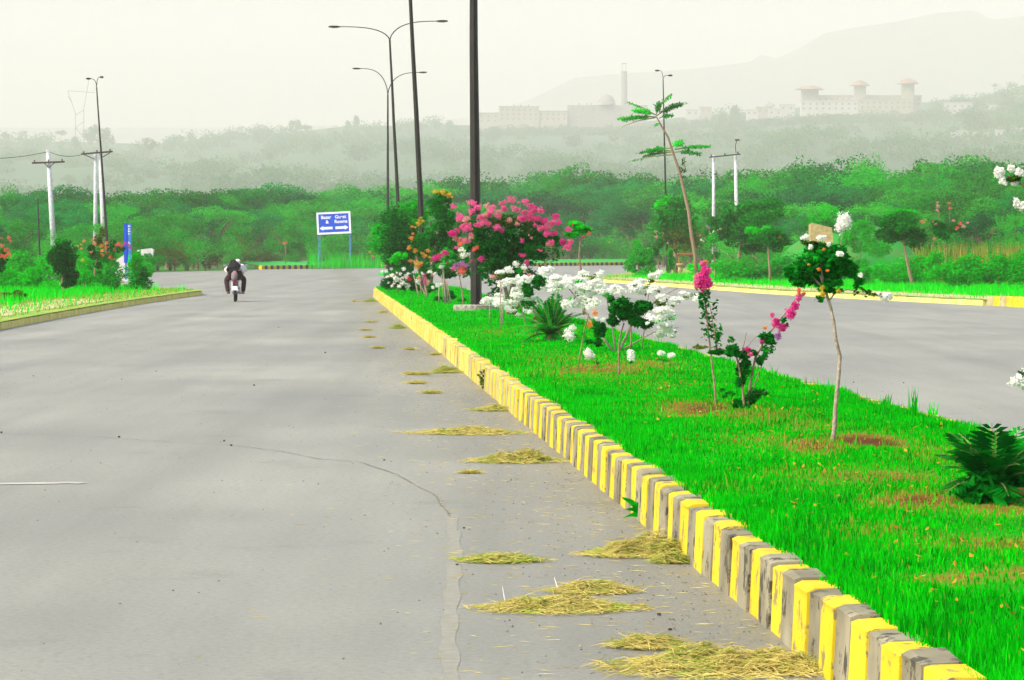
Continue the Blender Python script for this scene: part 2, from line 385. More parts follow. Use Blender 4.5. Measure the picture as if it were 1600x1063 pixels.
kerb('verge_kerb', leftE, -1, .15, .22, .9, [M['lowkerb'], M['lowkerb']], lambda i, a: 0 if random.random() < .75 else 1, 'faded yellow kerb along the left verge')
def pick_r(i, a): return (0 if i % 2 == 0 or random.random() < .35 else 1) if a.y < 103 else (2 if random.random() < .7 else 3)
nearR = [q_ for q_ in rightE if q_[1] < 97]; farR = [nearR[-1]] + [q_ for q_ in rightE[:-12] if q_[1] >= 97]; nearR += [farR[1]] if False else []
kerb('verge_kerb', nearR, 1, .29, .22, .5, [M['ky'], M['kgo'], M['kyo'], M['kgo']], pick_r, 'chipped yellow and white striped kerb at the right edge of the road')
kerb('verge_kerb', farR, 1, .16, .22, .9, [M['lowkerb'], M['lowkerb'], M['lowkerb'], M['lowkerb']], pick_r, 'low faded yellow kerb along the right verge')
fk = smooth_poly([(-20.8, 266), (-10, 290), (11.5, 339), (45, 380), (80, 396)], 2)
kerb('far_kerb', fk, -1, .33, .3, .52, [M['ky'], M['kb']], lambda i, a: i % 2, 'yellow and black striped kerb across the junction', jit=.004)
# grass bank behind far kerb
bank = MB()
back = [(p[0] * 1.0 - 3, p[1] + 9) for p in fk]
for i in range(len(fk) - 1):
    bank.add([(fk[i][0] - .1, fk[i][1] + .28, .32), (fk[i + 1][0] - .1, fk[i + 1][1] + .28, .32), (back[i + 1][0], back[i + 1][1], .62), (back[i][0], back[i][1], .62)], [(0, 1, 2, 3)])
M['bankg'] = mat('bank grass', (.01, .42, .03), (.01, .34, .06), .5, 1)
o = bank.build('grass_bank', M['bankg']); o['kind'] = 'structure'
# pale path on left verge and strips
sheet('path', [(p[0] - .6, p[1]) for p in leftE[4:20]] + [(p[0] - 2.0 - .02 * p[1], p[1]) for p in leftE[4:20]][::-1], .176, M['pale'])
rs = [p for p in rightE if 60 < p[1] < 168]
sheet('path', [(p[0] + .5, p[1]) for p in rs] + [(p[0] + 2.2, p[1] + 2) for p in rs][::-1], .176, M['pale'])

# median lawn ------------------------------------------------------------
SOIL = []  # (X, Y, rx, ry, strength)
for (px, py, rx, ry, s) in [(1355, 690, .33, .9, 1.0), (1275, 700, .25, .9, .75), (1430, 785, .3, .7, .8), (1110, 640, .55, 1.4, .75), (1180, 650, .5, 1.5, .6), (940, 578, .9, 3.0, .6), (870, 560, .6, 2, .45), (1560, 800, .3, .5, .6), (1330, 745, .55, 1.1, .45), (1460, 720, .4, 1.0, .4), (1540, 840, .45, .5, .45), (860, 520, 1, 3, .3), (1190, 690, .5, 1.1, .4), (1400, 745, .35, .8, .55), (1500, 760, .3, .6, .5), (1380, 830, .3, .5, .45), (1480, 900, .25, .4, .5), (1590, 900, .2, .4, .5), (1560, 850, .4, .5, .65), (1240, 740, .35, .7, .4), (1020, 600, .5, 1.5, .45), (1000, 570, .6, 2.2, .55), (1450, 700, .4, 1.0, .4), (1270, 665, .4, 1, .45), (780, 520, .7, 3, .35), (1130, 760, .25, .5, .3)]:
    g = G(px, py, .32); SOIL.append((g.x, g.y, rx, ry, s))
def soil_at(x, y):
    s = np.zeros_like(x)
    for (cx, cy, rx, ry, k) in SOIL:
        d = ((x - cx) / rx) ** 2 + ((y - cy) / ry) ** 2; s = np.maximum(s, k * np.exp(-d * 1.1))
    return s
def lawn_z(t, Y):
    u = (t - TL - .13) / (TR - TL - .26)
    return .285 + .04 * np.sin(np.clip(u, 0, 1) * math.pi) + .012 * np.sin(t * 5.1 + Y * 1.3) + .012 * np.sin(Y * 2.2 - t * 3)
ny, nt_ = 300, 22
Ys = Y0 + (118.9 - Y0) * (np.linspace(0, 1, ny) ** 1.3)
vs = []; sc_ = []
for Y in Ys:
    sh = max(0, (Y - 112)) / 7.0; ins = .13 + 1.35 * sh ** 3
    for j in range(nt_):
        t = TL + ins + (TR - TL - 2 * ins) * j / (nt_ - 1); p = MP(t, Y)
        vs.append((p[0], p[1], float(lawn_z(np.array(t), np.array(Y)))))
mb = MB(); mb.add(vs, [(i * nt_ + j, i * nt_ + j + 1, (i + 1) * nt_ + j + 1, (i + 1) * nt_ + j) for i in range(ny - 1) for j in range(nt_ - 1)])
V = np.array(vs); att = soil_at(V[:, 0], V[:, 1])
m, nt, b = nodes('lawn soil and thatch'); b.inputs['Roughness'].default_value = 1; b.inputs['Specular IOR Level'].default_value = .05
at = nt.nodes.new('ShaderNodeAttribute'); at.attribute_name = 'soil'
tc = nt.nodes.new('ShaderNodeTexCoord'); n = nt.nodes.new('ShaderNodeTexNoise'); n.inputs['Scale'].default_value = 6; n.inputs['Detail'].default_value = 8
nt.links.new(tc.outputs['Object'], n.inputs['Vector'])
ad = nt.nodes.new('ShaderNodeMath'); ad.operation = 'MULTIPLY_ADD'; ad.inputs[1].default_value = .5
nt.links.new(n.outputs['Fac'], ad.inputs[0]); nt.links.new(at.outputs['Fac'], ad.inputs[2])
r = ramp(nt, [(.28, (.003, .26, .004)), (.5, (.03, .24, .006)), (.72, (.20, .14, .02)), (1.0, (.10, .035, .01))])
nt.links.new(ad.outputs[0], r.inputs['Fac']); nt.links.new(r.outputs[0], b.inputs['Base Color'])
lawn = mb.build('median_ground', m, smooth=True); lawn['kind'] = 'structure'
la = lawn.data.attributes.new('soil', 'FLOAT', 'POINT'); la.data.foreach_set('value', att.astype(np.float32))

def blades_mesh(name, x, y, z, h, w, m, mi=None, lean=.35):
    n = len(x); a = RNG.uniform(0, 2 * math.pi, n); dx, dy = np.cos(a), np.sin(a)
    la_ = RNG.uniform(0, 2 * math.pi, n); ll = RNG.uniform(.1, 1, n) * lean * h
    lx, ly = np.cos(la_) * ll, np.sin(la_) * ll
    base = np.stack([x, y, z], 1); s = np.stack([dx * w / 2, dy * w / 2, np.zeros(n)], 1)
    mid = base + np.stack([lx * .35, ly * .35, h * .6], 1); tip = base + np.stack([lx, ly, h], 1)
    V = np.stack([base - s, base + s, mid + s * .7, mid - s * .7, tip], 1).reshape(-1, 3)
    me = bpy.data.meshes.new(name); me.vertices.add(n * 5); me.vertices.foreach_set('co', V.astype(np.float32).ravel())
    me.loops.add(n * 7); me.polygons.add(n * 2)
    k = np.arange(n)[:, None] * 5
    me.loops.foreach_set('vertex_index', np.concatenate([k + 0, k + 1, k + 2, k + 3, k + 3, k + 2, k + 4], 1).astype(np.int32).ravel())
    st = np.stack([np.arange(n) * 7, np.arange(n) * 7 + 4], 1).ravel().astype(np.int32)
    me.polygons.foreach_set('loop_start', st)
    if mi is not None: me.polygons.foreach_set('material_index', np.repeat(mi, 2).astype(np.int32))
    me.polygons.foreach_set('use_smooth', np.ones(n * 2, dtype=bool))
    me.update(calc_edges=True)
    for q in m: me.materials.append(q)
    o = bpy.data.objects.new(name, me); COL.objects.link(o); return o
def fbm(x, y, s):
    return (np.sin(x * s * 1.7 + 3 * np.sin(y * s * .6)) + np.sin(y * s * 1.1 + 2.3 * np.sin(x * s * 1.9 + 1)) + .7 * np.sin((x + y) * s * 2.9)) / 2.7
def lawn_blades():
    X = []; Z = []
    parts = [(9.5, 20, 115000, 1.0), (20, 34, 105000, 1.15), (34, 60, 80000, 1.6), (60, 119, 60000, 2.6)]
    xs, ys, hs, ws = [], [], [], []
    for (a, b_, n, k) in parts:
        Y = RNG.uniform(a, b_, n); sh = np.clip((Y - 112) / 7, 0, 1); ins = .115 + 1.35 * sh ** 3
        t = TL + ins + (TR - TL - 2 * ins) * RNG.uniform(0, 1, n)
        h = .040 * RNG.uniform(.5, 1.3, n) * (1 + .35 * fbm(t, Y, 1.5)) * (1 + .12 * (k - 1))
        edge = np.minimum(t - TL, TR - t); h *= np.where(edge < .5, 1.35, 1)
        long_ = RNG.random(n) < .012; h = np.where(long_, h * 2.3, h)
        xs.append(t); ys.append(Y); hs.append(h); ws.append(.0075 * k * np.ones(n) * RNG.uniform(.7, 1.3, n))
    t = np.concatenate(xs); Y = np.concatenate(ys); h = np.concatenate(hs); w = np.concatenate(ws)
    x = t - KX * Y; s = soil_at(x, Y)
    keep = RNG.random(len(x)) > np.clip(s * 1.25 - .1, 0, .97)
    t, Y, h, w, x, s = t[keep], Y[keep], h[keep], w[keep], x[keep], s[keep]
    f = fbm(t, Y, 2.1)
    dry = RNG.random(len(x)) < np.clip(.015 + s * 1.0 + .14 * np.clip(f - .5, 0, 1), 0, .8)
    h = np.where(dry, h * .75, h)
    z = lawn_z(t, Y) - .01
    # taller tufts near the camera side
    return blades_mesh('lawn_grass', x, Y, z, h, w, [M['grass'], M['grass_dry'], M['grass_deep']], np.where(dry, 1, np.where(RNG.random(len(x)) < np.clip(.18 - .5 * fbm(t, Y, 3.3), .03, .7), 2, 0)))
o = lawn_blades(); tag(o, 'bright green lawn grass covering the median between the two carriageways', 'grass', None, 'stuff')
# grass on verges (short, pale at the kerb, taller and bright farther back)
def verge_blades():
    xs, ys, hs, ws, mi = [], [], [], [], []
    def edge_x(E, Y):
        pts = [p for p in E]; q = []
        for a, b_ in zip(pts[:-1], pts[1:]):
            if a[1] <= Y <= b_[1]: return a[0] + (b_[0] - a[0]) * (Y - a[1]) / max(1e-6, b_[1] - a[1])
        return pts[-1][0]
    for (E, sg, ya, yb, wd) in ((leftE, -1, 62, 122, 9), (rightE, 1, 80, 185, 22)):
        tabY = np.linspace(ya, yb, 120); tab = np.array([edge_x(E, v) for v in tabY])
        n = 60000; Y = RNG.uniform(ya, yb, n); d = RNG.uniform(.3, wd, n) ; x = np.interp(Y, tabY, tab) + sg * d
        pale = (RNG.random(n) < np.clip(1.15 - d / (3.2 if sg > 0 else 7), .02, .9))
        h = np.where(pale, .05, RNG.uniform(.10, .28, n)); h *= RNG.uniform(.6, 1.3, n)
        k = RNG.random(n) > np.where(d < 2.2, .70, 0)
        xs.append(x[k]); ys.append(Y[k]); hs.append(h[k]); ws.append(np.full(k.sum(), .03)); mi.append(pale[k].astype(int))
    x, Y, h, w, mi = map(np.concatenate, (xs, ys, hs, ws, mi))
    o = blades_mesh('verge_grass', x, Y, np.full(len(x), .165), h, w, [M['leaf_bright'], M['grass_pale']], mi)
    tag(o, 'rough grass growing on both roadside verges', 'grass', None, 'stuff')
verge_blades()

# litter on lawn
n = 900; t = RNG.uniform(TL + .3, TR - .2, n); Y = 10.5 + 45 * RNG.uniform(0, 1, n) ** 1.4
pts = np.stack([t - KX * Y, Y, lawn_z(t, Y) + .03], 1); mb = MB(); mb.quads(leaves(pts, .035, None, .55, .3, 1.2))
tag(mb.build('fallen_leaves', leafmat('fallen leaf', (.22, .07, .01), (.62, .34, .03), .2, False)), 'small fallen yellow brown leaves scattered over the lawn', 'leaves', None, 'stuff')
# grit along the kerb and on the road
n = 2600; Y = 11 + 60 * RNG.uniform(0, 1, n) ** 1.6; t = TL - np.abs(RNG.normal(0, .55, n)) - .02
k = n // 3; t[:k] = RNG.uniform(-6, 2, k); Y[:k] = RNG.uniform(12, 70, k)
k2 = RNG.random(n) < .10; t[k2] = RNG.uniform(TR + .1, TR + 2.5, k2.sum()); Y[k2] = RNG.uniform(22, 60, k2.sum())
mb = MB(); s = RNG.uniform(.003, .009, n)
for i in range(n):
    x = t[i] - KX * Y[i]; r_ = s[i]; a = random.random() * 6
    c, q = math.cos(a) * r_, math.sin(a) * r_
    mb.add([(x + c, Y[i] + q, 0.001), (x - q, Y[i] + c, 0.001), (x - c, Y[i] - q, 0.001), (x + q * .8, Y[i] - c, 0.001), (x, Y[i], r_ * .9)], [(0, 1, 4), (1, 2, 4), (2, 3, 4), (3, 0, 4)])
tag(mb.build('road_grit', mat('grit', (.06, .05, .04), (.20, .18, .14), 60)), 'fine grit and gravel specks scattered on the road', 'grit', None, 'stuff')
# crack / patch joint and worn stripe
def strip(name, pix, w, z, m, zz=None, jit=.3):
    pts = [G(x, y, 0) for x, y in pix]; q = []
    for a, b_ in zip(pts[:-1], pts[1:]):
        k = max(2, int((b_ - a).length / .12))
        for i in range(k): q.append(a.lerp(b_, i / k))
    mb = MB(); L_, R_ = [], []
    for i, p in enumerate(q):
        d = (q[min(i + 1, len(q) - 1)] - q[max(i - 1, 0)]).normalized(); nn = Vector((d.y, -d.x, 0))
        ww = w * (random.uniform(.25, 1.2) if jit > .2 else .8 + .2 * math.sin(i * .7) + random.uniform(-.05, .05)); j = nn * random.uniform(-jit, jit) * w * 2
        L_.append(p + nn * ww / 2 + j); R_.append(p - nn * ww / 2 + j)
    for i in range(len(q) - 1):
        mb.add([(L_[i].x, L_[i].y, z), (L_[i + 1].x, L_[i + 1].y, z), (R_[i + 1].x, R_[i + 1].y, z), (R_[i].x, R_[i].y, z)], [(0, 1, 2, 3)])
    o = mb.build(name, m); o['kind'] = 'structure'; return o
strip('road_crack', [(0, 678), (150, 683), (230, 689), (370, 697), (440, 706), (500, 718), (560, 722), (620, 742), (680, 775), (704, 810)], .014, .004, mat('crack dust', (.14, .135, .09), (.20, .195, .14), 20))
strip('road_crack', [(704, 805), (712, 860), (706, 930), (700, 1000), (706, 1075)], .09, .002, mat('dusty joint', (.215, .213, .165), (.262, .26, .213), 18), jit=.02)
strip('road_marking', [(-20, 757), (60, 756), (110, 755), (150, 757)], .17, .004, mat('worn white paint', (.42, .42, .36), (.36, .36, .31), 5), jit=.0)

# dry grass heaps on the road ------------------------------------------------
def heap(px, py, wpx, hpx, label, green=0.0, skew=.5, extra=None, n=2250):
    g = G(px, py, 0); sc = F / g.y; W = wpx / sc; H = hpx / sc; D = W * .5; H *= .72; W *= .9; ph = RNG.uniform(0, 6.3, 4)
    mb = MB(); base = []
    N = n; u = RNG.uniform(-1, 1, N); v = RNG.uniform(-1, 1, N); kk = (u ** 2 + v ** 2) < 1 + .25 * np.sin(u * 7 + ph[0]) * np.cos(v * 5 + ph[1]); u, v = u[kk], v[kk]; st = RNG.random(len(u)) < .30; u = np.where(st, u * RNG.uniform(1, 1.8, len(u)), u); v = np.where(st, v * RNG.uniform(1, 2.2, len(u)), v)
    prof = lambda u, v: np.clip(1 - np.abs(u - (skew - .5) * .7) ** 1.9, 0, 1) ** .8 * np.clip(1 - v ** 2, 0, 1) ** .7 * np.clip(.62 + .26 * np.sin(u * 6 + ph[0] + v * 3) + .22 * np.sin(u * 13 - v * 6 + ph[1]) + .12 * np.sin(u * 23 + ph[2]), .12, 1.2)
    hz_ = prof(u, v) * H * RNG.uniform(.2, 1.0, len(u))
    x = g.x + u * W / 2; y = g.y + v * D / 2; L = .05 + .11 * RNG.random(len(u)); L *= (sc < 150) * .4 + 1
    a = RNG.normal(0, .75, len(u)) + (RNG.random(len(u)) < .25) * RNG.uniform(-1.6, 1.6, len(u)) + .5 * np.sin(u * 5 + ph[3])
    dx, dy, dz = np.cos(a) * L, np.sin(a) * L, RNG.normal(0, .24, len(u)) * L
    w = .0035 * (1 + 60 / sc)
    p = np.stack([x, y, hz_ + .004], 1); d = np.stack([dx, dy, dz], 1) / 2
    s = np.stack([-dy / L * w, dx / L * w, np.full(len(u), w * .6)], 1)
    bow = np.stack([np.zeros(len(u)), np.zeros(len(u)), L * .12], 1)
    q = np.stack([p - d, p - s * .5 + bow, p + d, p + s * .5 + bow], 1)
    q[:, :, 2] = np.maximum(q[:, :, 2], .003)
    isg = RNG.random(len(u)) < np.clip(green + .08 + .25 * (np.sin(u * 4 + ph[2]) > .7), 0, .9)
    mb.quads(q[~isg].reshape(-1, 3), 0)
    if isg.any(): mb.quads(q[isg].reshape(-1, 3), 1)
    # matted core
    gu, gv = 18, 9; vs = []
    for i in range(gu + 1):
        for j in range(gv + 1):
            uu, vv = -1 + 2 * i / gu, -1 + 2 * j / gv; vv2 = vv * math.sqrt(max(0, 1 - uu * uu))
            vs.append((g.x + uu * W / 2 * .93, g.y + vv2 * D / 2 * .9, float(prof(np.array(uu), np.array(vv2))) * H * .55 * random.uniform(.7, 1.1) + .003))
    mb.add(vs, [(i * (gv + 1) + j, (i + 1) * (gv + 1) + j, (i + 1) * (gv + 1) + j + 1, i * (gv + 1) + j + 1) for i in range(gu) for j in range(gv)], 2)
    if extra:
        for (ex, ey, tx, ty) in extra:
            a_ = G(ex, ey, .01); b_ = P(tx, ty, a_.y); mb.tube([a_, b_], [.004, .0015], 4, 3)
    return anchor(mb, 'dry_grass_heap', [M['straw'], M['straw_green'], mat('matted straw', (.20, .16, .03), (.42, .36, .08), 25, 1, .6), M['signwhite']], (g.x, g.y, 0), label, 'grass heap', 'dry grass heaps along the kerb')
heap(1150, 1046, 330, 52, 'largest heap of straw coloured cut grass, at the bottom edge beside the kerb', .03, .4, n=7800)
heap(1015, 1012, 100, 26, 'small tapering straw heap joined to the left of the largest one', .02, .5, n=1950)
heap(875, 953, 195, 30, 'long flat bar of yellow cut grass with a white stalk at its left end', .04, .4, [(790, 945, 785, 917)], n=5400)
heap(925, 926, 108, 24, 'smaller straw heap just behind the long flat bar of cut grass', .03, .6, [(872, 922, 866, 902)], n=3000)
heap(784, 878, 106, 14, 'thin green yellow streak of cut grass lying alone farthest from the kerb', .35, .5, n=2400)
heap(1008, 868, 150, 50, 'thick tangled straw heap piled against the kerb below the weed', .12, .6, n=6300)
heap(1050, 880, 50, 26, 'small round tuft of greenish straw at the foot of the kerb', .4, .6, n=1350)
heap(804, 722, 120, 28, 'cut grass heap with green sprigs on top, halfway along the kerb', .12, .75, n=4500)
heap(730, 678, 145, 15, 'long low heap of straw with a thin tail pointing left', .05, .6, n=3750)
heap(772, 642, 62, 12, 'dark narrow heap of cut grass close to the kerb', .2, .6, n=1800)
heap(697, 583, 40, 16, 'greenish heap of cut grass touching the far kerb', .5, .5, n=1350)
heap(652, 586, 40, 5, 'thin straw tail beside the greenish heap', .1, .5, n=525)
heap(622, 514, 22, 12, 'small green clump of cut grass by the kerb near the nose of the median', .8, .5, n=600)
heap(578, 472, 24, 7, 'green clump of cut grass nearest the tip of the median', .8, .5, n=450)
for i, (px, py, w) in enumerate([(572, 517, 20), (576, 528, 18), (590, 545, 18), (640, 547, 18), (680, 555, 18), (735, 740, 32), (555, 472, 12), (580, 504, 22), (650, 600, 30), (675, 615, 30), (598, 489, 14)]):
    heap(px, py, w, 3.5, 'thin wisp of dried grass on the road left of the kerb', .1, .5, n=240)
# pebbles
for (px, py, r_) in [(397, 603, .016), (186, 684, .014), (361, 697, .013), (350, 690, .011), (2, 677, .013), (714, 884, .009), (508, 552, .018), (1334, 598, .010), (1412, 599, .010), (244, 581, .010), (52, 588, .009), (190, 593, .008), (600, 720, .010), (725, 826, .008), (1047, 985, .010), (1029, 962, .012), (1088, 886, .012), (435, 512, .014)]:
    g = G(px, py, 0); mb = MB(); vs = []; 
    bmx = bmesh.new(); bmesh.ops.create_icosphere(bmx, subdivisions=1, radius=r_)
    for v_ in bmx.verts: v_.co *= random.uniform(.75, 1.2); v_.co.z *= .7
    mb.add([(g.x + v_.co.x, g.y + v_.co.y, r_ * .55 + v_.co.z) for v_ in bmx.verts], [tuple(v_.index for v_ in f_.verts) for f_ in bmx.faces]); bmx.free()
    anchor(mb, 'pebble', mat('pebble', (.03, .028, .025), (.07, .06, .05), 40) if 'pebm' not in M else M['pebm'], (g.x, g.y, 0), 'small dark pebble lying on the open road surface', 'pebble', 'dark pebbles on the road')
    M.setdefault('pebm', bpy.data.materials['pebble'])

n = 3200; Y = 11 + 90 * RNG.uniform(0, 1, n) ** 1.5; t = TL - np.abs(RNG.normal(0, .8, n)) - .03; x = t - KX * Y; a = RNG.normal(0, .9, n); L_ = RNG.uniform(.03, .10, n); w_ = .0022 + Y * .00004
c = np.stack([x, Y, RNG.uniform(.003, .008, n)], 1); d = np.stack([np.cos(a) * L_, np.sin(a) * L_, np.zeros(n)], 1) / 2; sd_ = np.stack([-np.sin(a) * w_, np.cos(a) * w_, np.full(n, .001)], 1)
mb = MB(); mb.quads(np.stack([c - d, c - sd_, c + d, c + sd_], 1).reshape(-1, 3)); tag(mb.build('straw_scraps', M['straw']), 'loose straws scattered over the road beside the median kerb', 'straw', None, 'stuff')
# ------------------------------------------------------------------ plants
def plant(name, label, cat, Y, stems=(), crown=(), flowers=(), cmat='leaf_mid', smat='bark', leaf=.05, group=None, depth=.8, stemname='stem', crownname='crown', base=None, zb=.3, fd=-.5, petal=.21, fdens=1.0):
    sc = F / Y
    if base is None:
        b0 = stems[0][0][0]; p0 = P(b0[0], b0[1], Y)
    else: p0 = P(base[0], base[1], Y)
    t = thing(name, (p0.x, Y, zb), label, cat, group)
    for s in stems:
        pts, r0, r1 = s[:3]
        pp = [P(x, y, Y) for x, y in pts]
        pp = [Vector((p.x, p.y + (random.uniform(-.02, .02) if i else 0), p.z)) for i, p in enumerate(pp)]
        if len(s) > 3:                       # ends must reach the ground
            pp[0].z = zb
        q = [pp[0]]
        for a, b_ in zip(pp[:-1], pp[1:]): q += [a.lerp(b_, .5) + Vector((random.uniform(-1, 1), 0, random.uniform(-.3, .3))) * (b_ - a).length * .015, b_]
        n = len(q); mb = MB(); mb.tube(q, [r0 + (r1 - r0) * i / (n - 1) for i in range(n)], 7)
        mb.build(stemname, M[smat], t, True)
    byname = {}
    for c in crown:
        px, py, rx, ry, n = c[:5]; cm = c[5] if len(c) > 5 else cmat; dy = c[6] if len(c) > 6 else 0
        lf = c[7] if len(c) > 7 else leaf
        p = P(px, py, Y + dy); mb = byname.setdefault(cm, MB())
        foliage(mb, p, (rx / sc, rx / sc * depth, ry / sc), n, lf, k=max(5, int(n / 110)), cr=.36, shell=.35)
    # twigs inside the crown
    for cm, mb in byname.items(): mb.build(crownname, M[cm], t)
    for f in flowers:
        px, py, rx, ry, fm = f[:5]; dy = f[5] if len(f) > 5 else fd * random.uniform(.4, 1.1)
        p = P(px, py, Y + dy); mb = MB(); r_ = max(rx, ry) / sc
        n = int(max(40, min(760, 52 * (max(rx, ry) * .62) ** 1.05)) * fdens)
        foliage(mb, p, (rx / sc, r_ * .7, ry / sc), n, max(r_ * petal, .012), k=max(5, int(n / 14)), cr=.42, shell=.3, aspect=.85, up=.2)
        mb.build('flower_cluster', M[fm], t)
    return t
def leafy(mb, pts, n, spread, size, Y, clus=None):
    pp = [P(x, y, Y) for x, y in pts]; a = along(pp, n) + RNG.normal(0, spread, (n, 3)); mb.quads(leaves(a, size, None, .5, 1, .3)); return mb

# 1 nearest sapling -----------------------------------------------------
Y = 22.2
t = plant('crepe_myrtle_sapling', 'young crepe myrtle with bare crooked trunk, dark crown and white blooms, nearest the camera', 'sapling', Y,
  [([(1300, 697), (1303, 670), (1307, 620), (1311, 575), (1313, 558), (1306, 532), (1303, 505), (1298, 480), (1290, 455), (1282, 430)], .017, .009),
   ([(1296, 470), (1310, 450), (1316, 420), (1312, 390), (1316, 365)], .006, .003), ([(1290, 455), (1268, 430), (1255, 400)], .006, .003),
   ([(1300, 458), (1325, 453), (1345, 456), (1378, 462)], .004, .002), ([(1288, 445), (1282, 415), (1280, 385)], .006, .003), ([(1294, 465), (1278, 462), (1272, 470)], .003, .002)],
  [(1283, 412, 50, 42, 1500, 'leaf_dark'), (1262, 430, 40, 25, 520, 'leaf_dark'), (1312, 425, 36, 32, 620, 'leaf_dark'), (1300, 448, 44, 14, 260, 'leaf_dark'), (1235, 430, 20, 13, 130, 'leaf_dark'), (1275, 385, 34, 12, 120, 'leaf_olive'), (1282, 466, 12, 10, 22, 'leaf_dark'), (1338, 440, 14, 12, 60, 'leaf_dark'), (1283, 395, 50, 30, 160, 'leaf_mid')],
  [(1319, 347, 15, 17, 'white', -.12), (1312, 356, 10, 10, 'white', -.12), (1258, 371, 8, 5, 'white'), (1284, 372, 8, 6, 'white'), (1266, 386, 5, 5, 'white'), (1313, 397, 8, 5, 'white'), (1345, 430, 4, 4, 'white'), (1385, 464, 13, 10, 'white', .0), (1376, 460, 8, 6, 'white', 0), (1295, 382, 4, 4, 'white'),
   (1264, 414, 2.5, 2, 'yellowf', -.3), (1279, 421, 3.5, 3, 'orange', -.3), (1293, 423, 3, 2, 'orange', -.3), (1287, 390, 3, 2, 'orange', -.3), (1285, 450, 5, 5, 'yellowf', -.1), (1286, 460, 5, 5, 'yellowf', -.1), (1310, 455, 4, 4, 'yellowf', -.2)],
  leaf=.05, stemname='trunk', smat='bark_grey', fd=-.25, depth=.85, fdens=1.3)
mb = MB(); leafy(mb, [(1335, 455), (1378, 462)], 40, .012, .035, Y); mb.build('crown', M['leaf_olive'], t)
# 2 pink crepe myrtle with two arms + a stick
Y = 26.9
t = plant('crepe_myrtle_bush', 'straggly V shaped bush with a long arm of magenta blooms pointing up right', 'bush', Y,
  [([(1165, 648), (1160, 610), (1155, 575), (1150, 555), (1125, 545), (1090, 540)], .012, .005), ([(1168, 648), (1172, 600), (1180, 560), (1195, 530), (1215, 505), (1235, 480), (1250, 457)], .012, .004),
   ([(1172, 620), (1183, 590), (1195, 560), (1208, 535)], .006, .003), ([(1150, 575), (1160, 550), (1166, 520)], .005, .003), ([(1120, 545), (1113, 500), (1108, 470)], .005, .003), ([(1165, 615), (1190, 615), (1200, 610)], .003, .002), ([(1150, 560), (1170, 540), (1182, 525)], .003, .002)],
  [(1165, 625, 25, 24, 600, 'leaf_dark'), (1158, 585, 16, 28, 420, 'leaf_dark'), (1145, 552, 26, 15, 420, 'leaf_dark'), (1122, 547, 20, 9, 170, 'leaf_dark'), (1168, 557, 16, 14, 220, 'leaf_dark'), (1202, 528, 18, 13, 260, 'leaf_dark'), (1192, 556, 16, 20, 130, 'leaf_dark'), (1200, 545, 16, 14, 80, 'leaf_mid'), (1185, 615, 22, 14, 70, 'leaf_mid'), (1135, 612, 14, 12, 50, 'leaf_mid'), (1122, 520, 8, 30, 60, 'leaf_mid'), (1140, 530, 10, 6, 30, 'leaf_mid'), (1092, 542, 14, 5, 50, 'leaf_olive'), (1225, 505, 8, 10, 40, 'leaf_dark')],
  [(1213, 505, 9, 11, 'magenta', -.05), (1222, 512, 10, 9, 'magenta', -.05), (1236, 490, 12, 12, 'magenta', -.05), (1243, 478, 9, 9, 'magenta'), (1248, 465, 7, 10, 'pink'), (1248, 455, 4, 6, 'coral'), (1216, 525, 8, 8, 'mauve', -.05), (1168, 546, 6, 6, 'magenta'), (1173, 554, 5, 4, 'pink'), (1190, 534, 4, 3, 'magenta'), (1207, 493, 5, 5, 'pink'), (1256, 460, 4, 4, 'coral'), (1195, 512, 4, 3, 'orange')],
  leaf=.042, fd=-.1, depth=.7, fdens=1.4)
t = plant('crepe_myrtle_shoot', 'upright leafy shoot topped by one big magenta flower cone', 'plant', 27.6,
  [([(1120, 643), (1117, 610), (1113, 575), (1108, 530), (1104, 490), (1100, 455)], .010, .007)], [],
  [(1098, 440, 14, 17, 'magenta', -.05), (1102, 425, 10, 13, 'magenta', -.05), (1090, 440, 8, 14, 'pink', -.05), (1106, 442, 10, 12, 'magenta', -.07), (1098, 412, 6, 5, 'pink'), (1102, 409, 5, 3, 'orange')],
  leaf=.05, smat='bark', fdens=1.5)
mb = MB(); leafy(mb, [(1098, 452), (1104, 490), (1108, 530)], 90, .03, .055, 27.6); leafy(mb, [(1118, 470), (1112, 520), (1122, 545)], 60, .02, .045, 27.6); leafy(mb, [(1100, 455), (1100, 466)], 60, .03, .05, 27.6); mb.build('crown', M['leaf_dark'], t)

# 3 small standard with dark crown; white balls
plant('standard_bush', 'small lollipop shrub with dark green crown on a bare stem amid white blossoms', 'shrub', 33.7,
  [([(967, 593), (967, 560), (968, 530), (975, 505)], .011, .009), ([(986, 545), (986, 520), (984, 500)], .01, .008)],
  [(985, 487, 36, 30, 1100), (965, 475, 20, 16, 260), (1003, 505, 20, 14, 260), (940, 520, 18, 26, 220), (930, 532, 16, 10, 90), (955, 500, 16, 14, 180), (1010, 478, 14, 12, 120)],
  [(1012, 505, 5, 4, 'white'), (943, 500, 5, 5, 'white')], cmat='leaf_dark', leaf=.07, smat='bark', depth=.8)
plant('pompom_flower', 'white pompom bloom on a short stem right of the lollipop shrub', 'flower', 33.5, [([(984, 592), (984, 575), (986, 562)], .007, .005)], [(986, 566, 4, 3, 14)], [(986, 556, 8, 11, 'white', 0)], leaf=.04, smat='stem', fdens=1.5)
plant('pompom_flower', 'round white pompom bloom low on the lawn left of the lollipop shrub', 'flower', 36, [([(934, 577), (930, 565), (922, 558)], .006, .005)], [(932, 568, 5, 5, 22)], [(920, 553, 11, 10, 'white', 0)], leaf=.04, smat='stem', fdens=1.5)
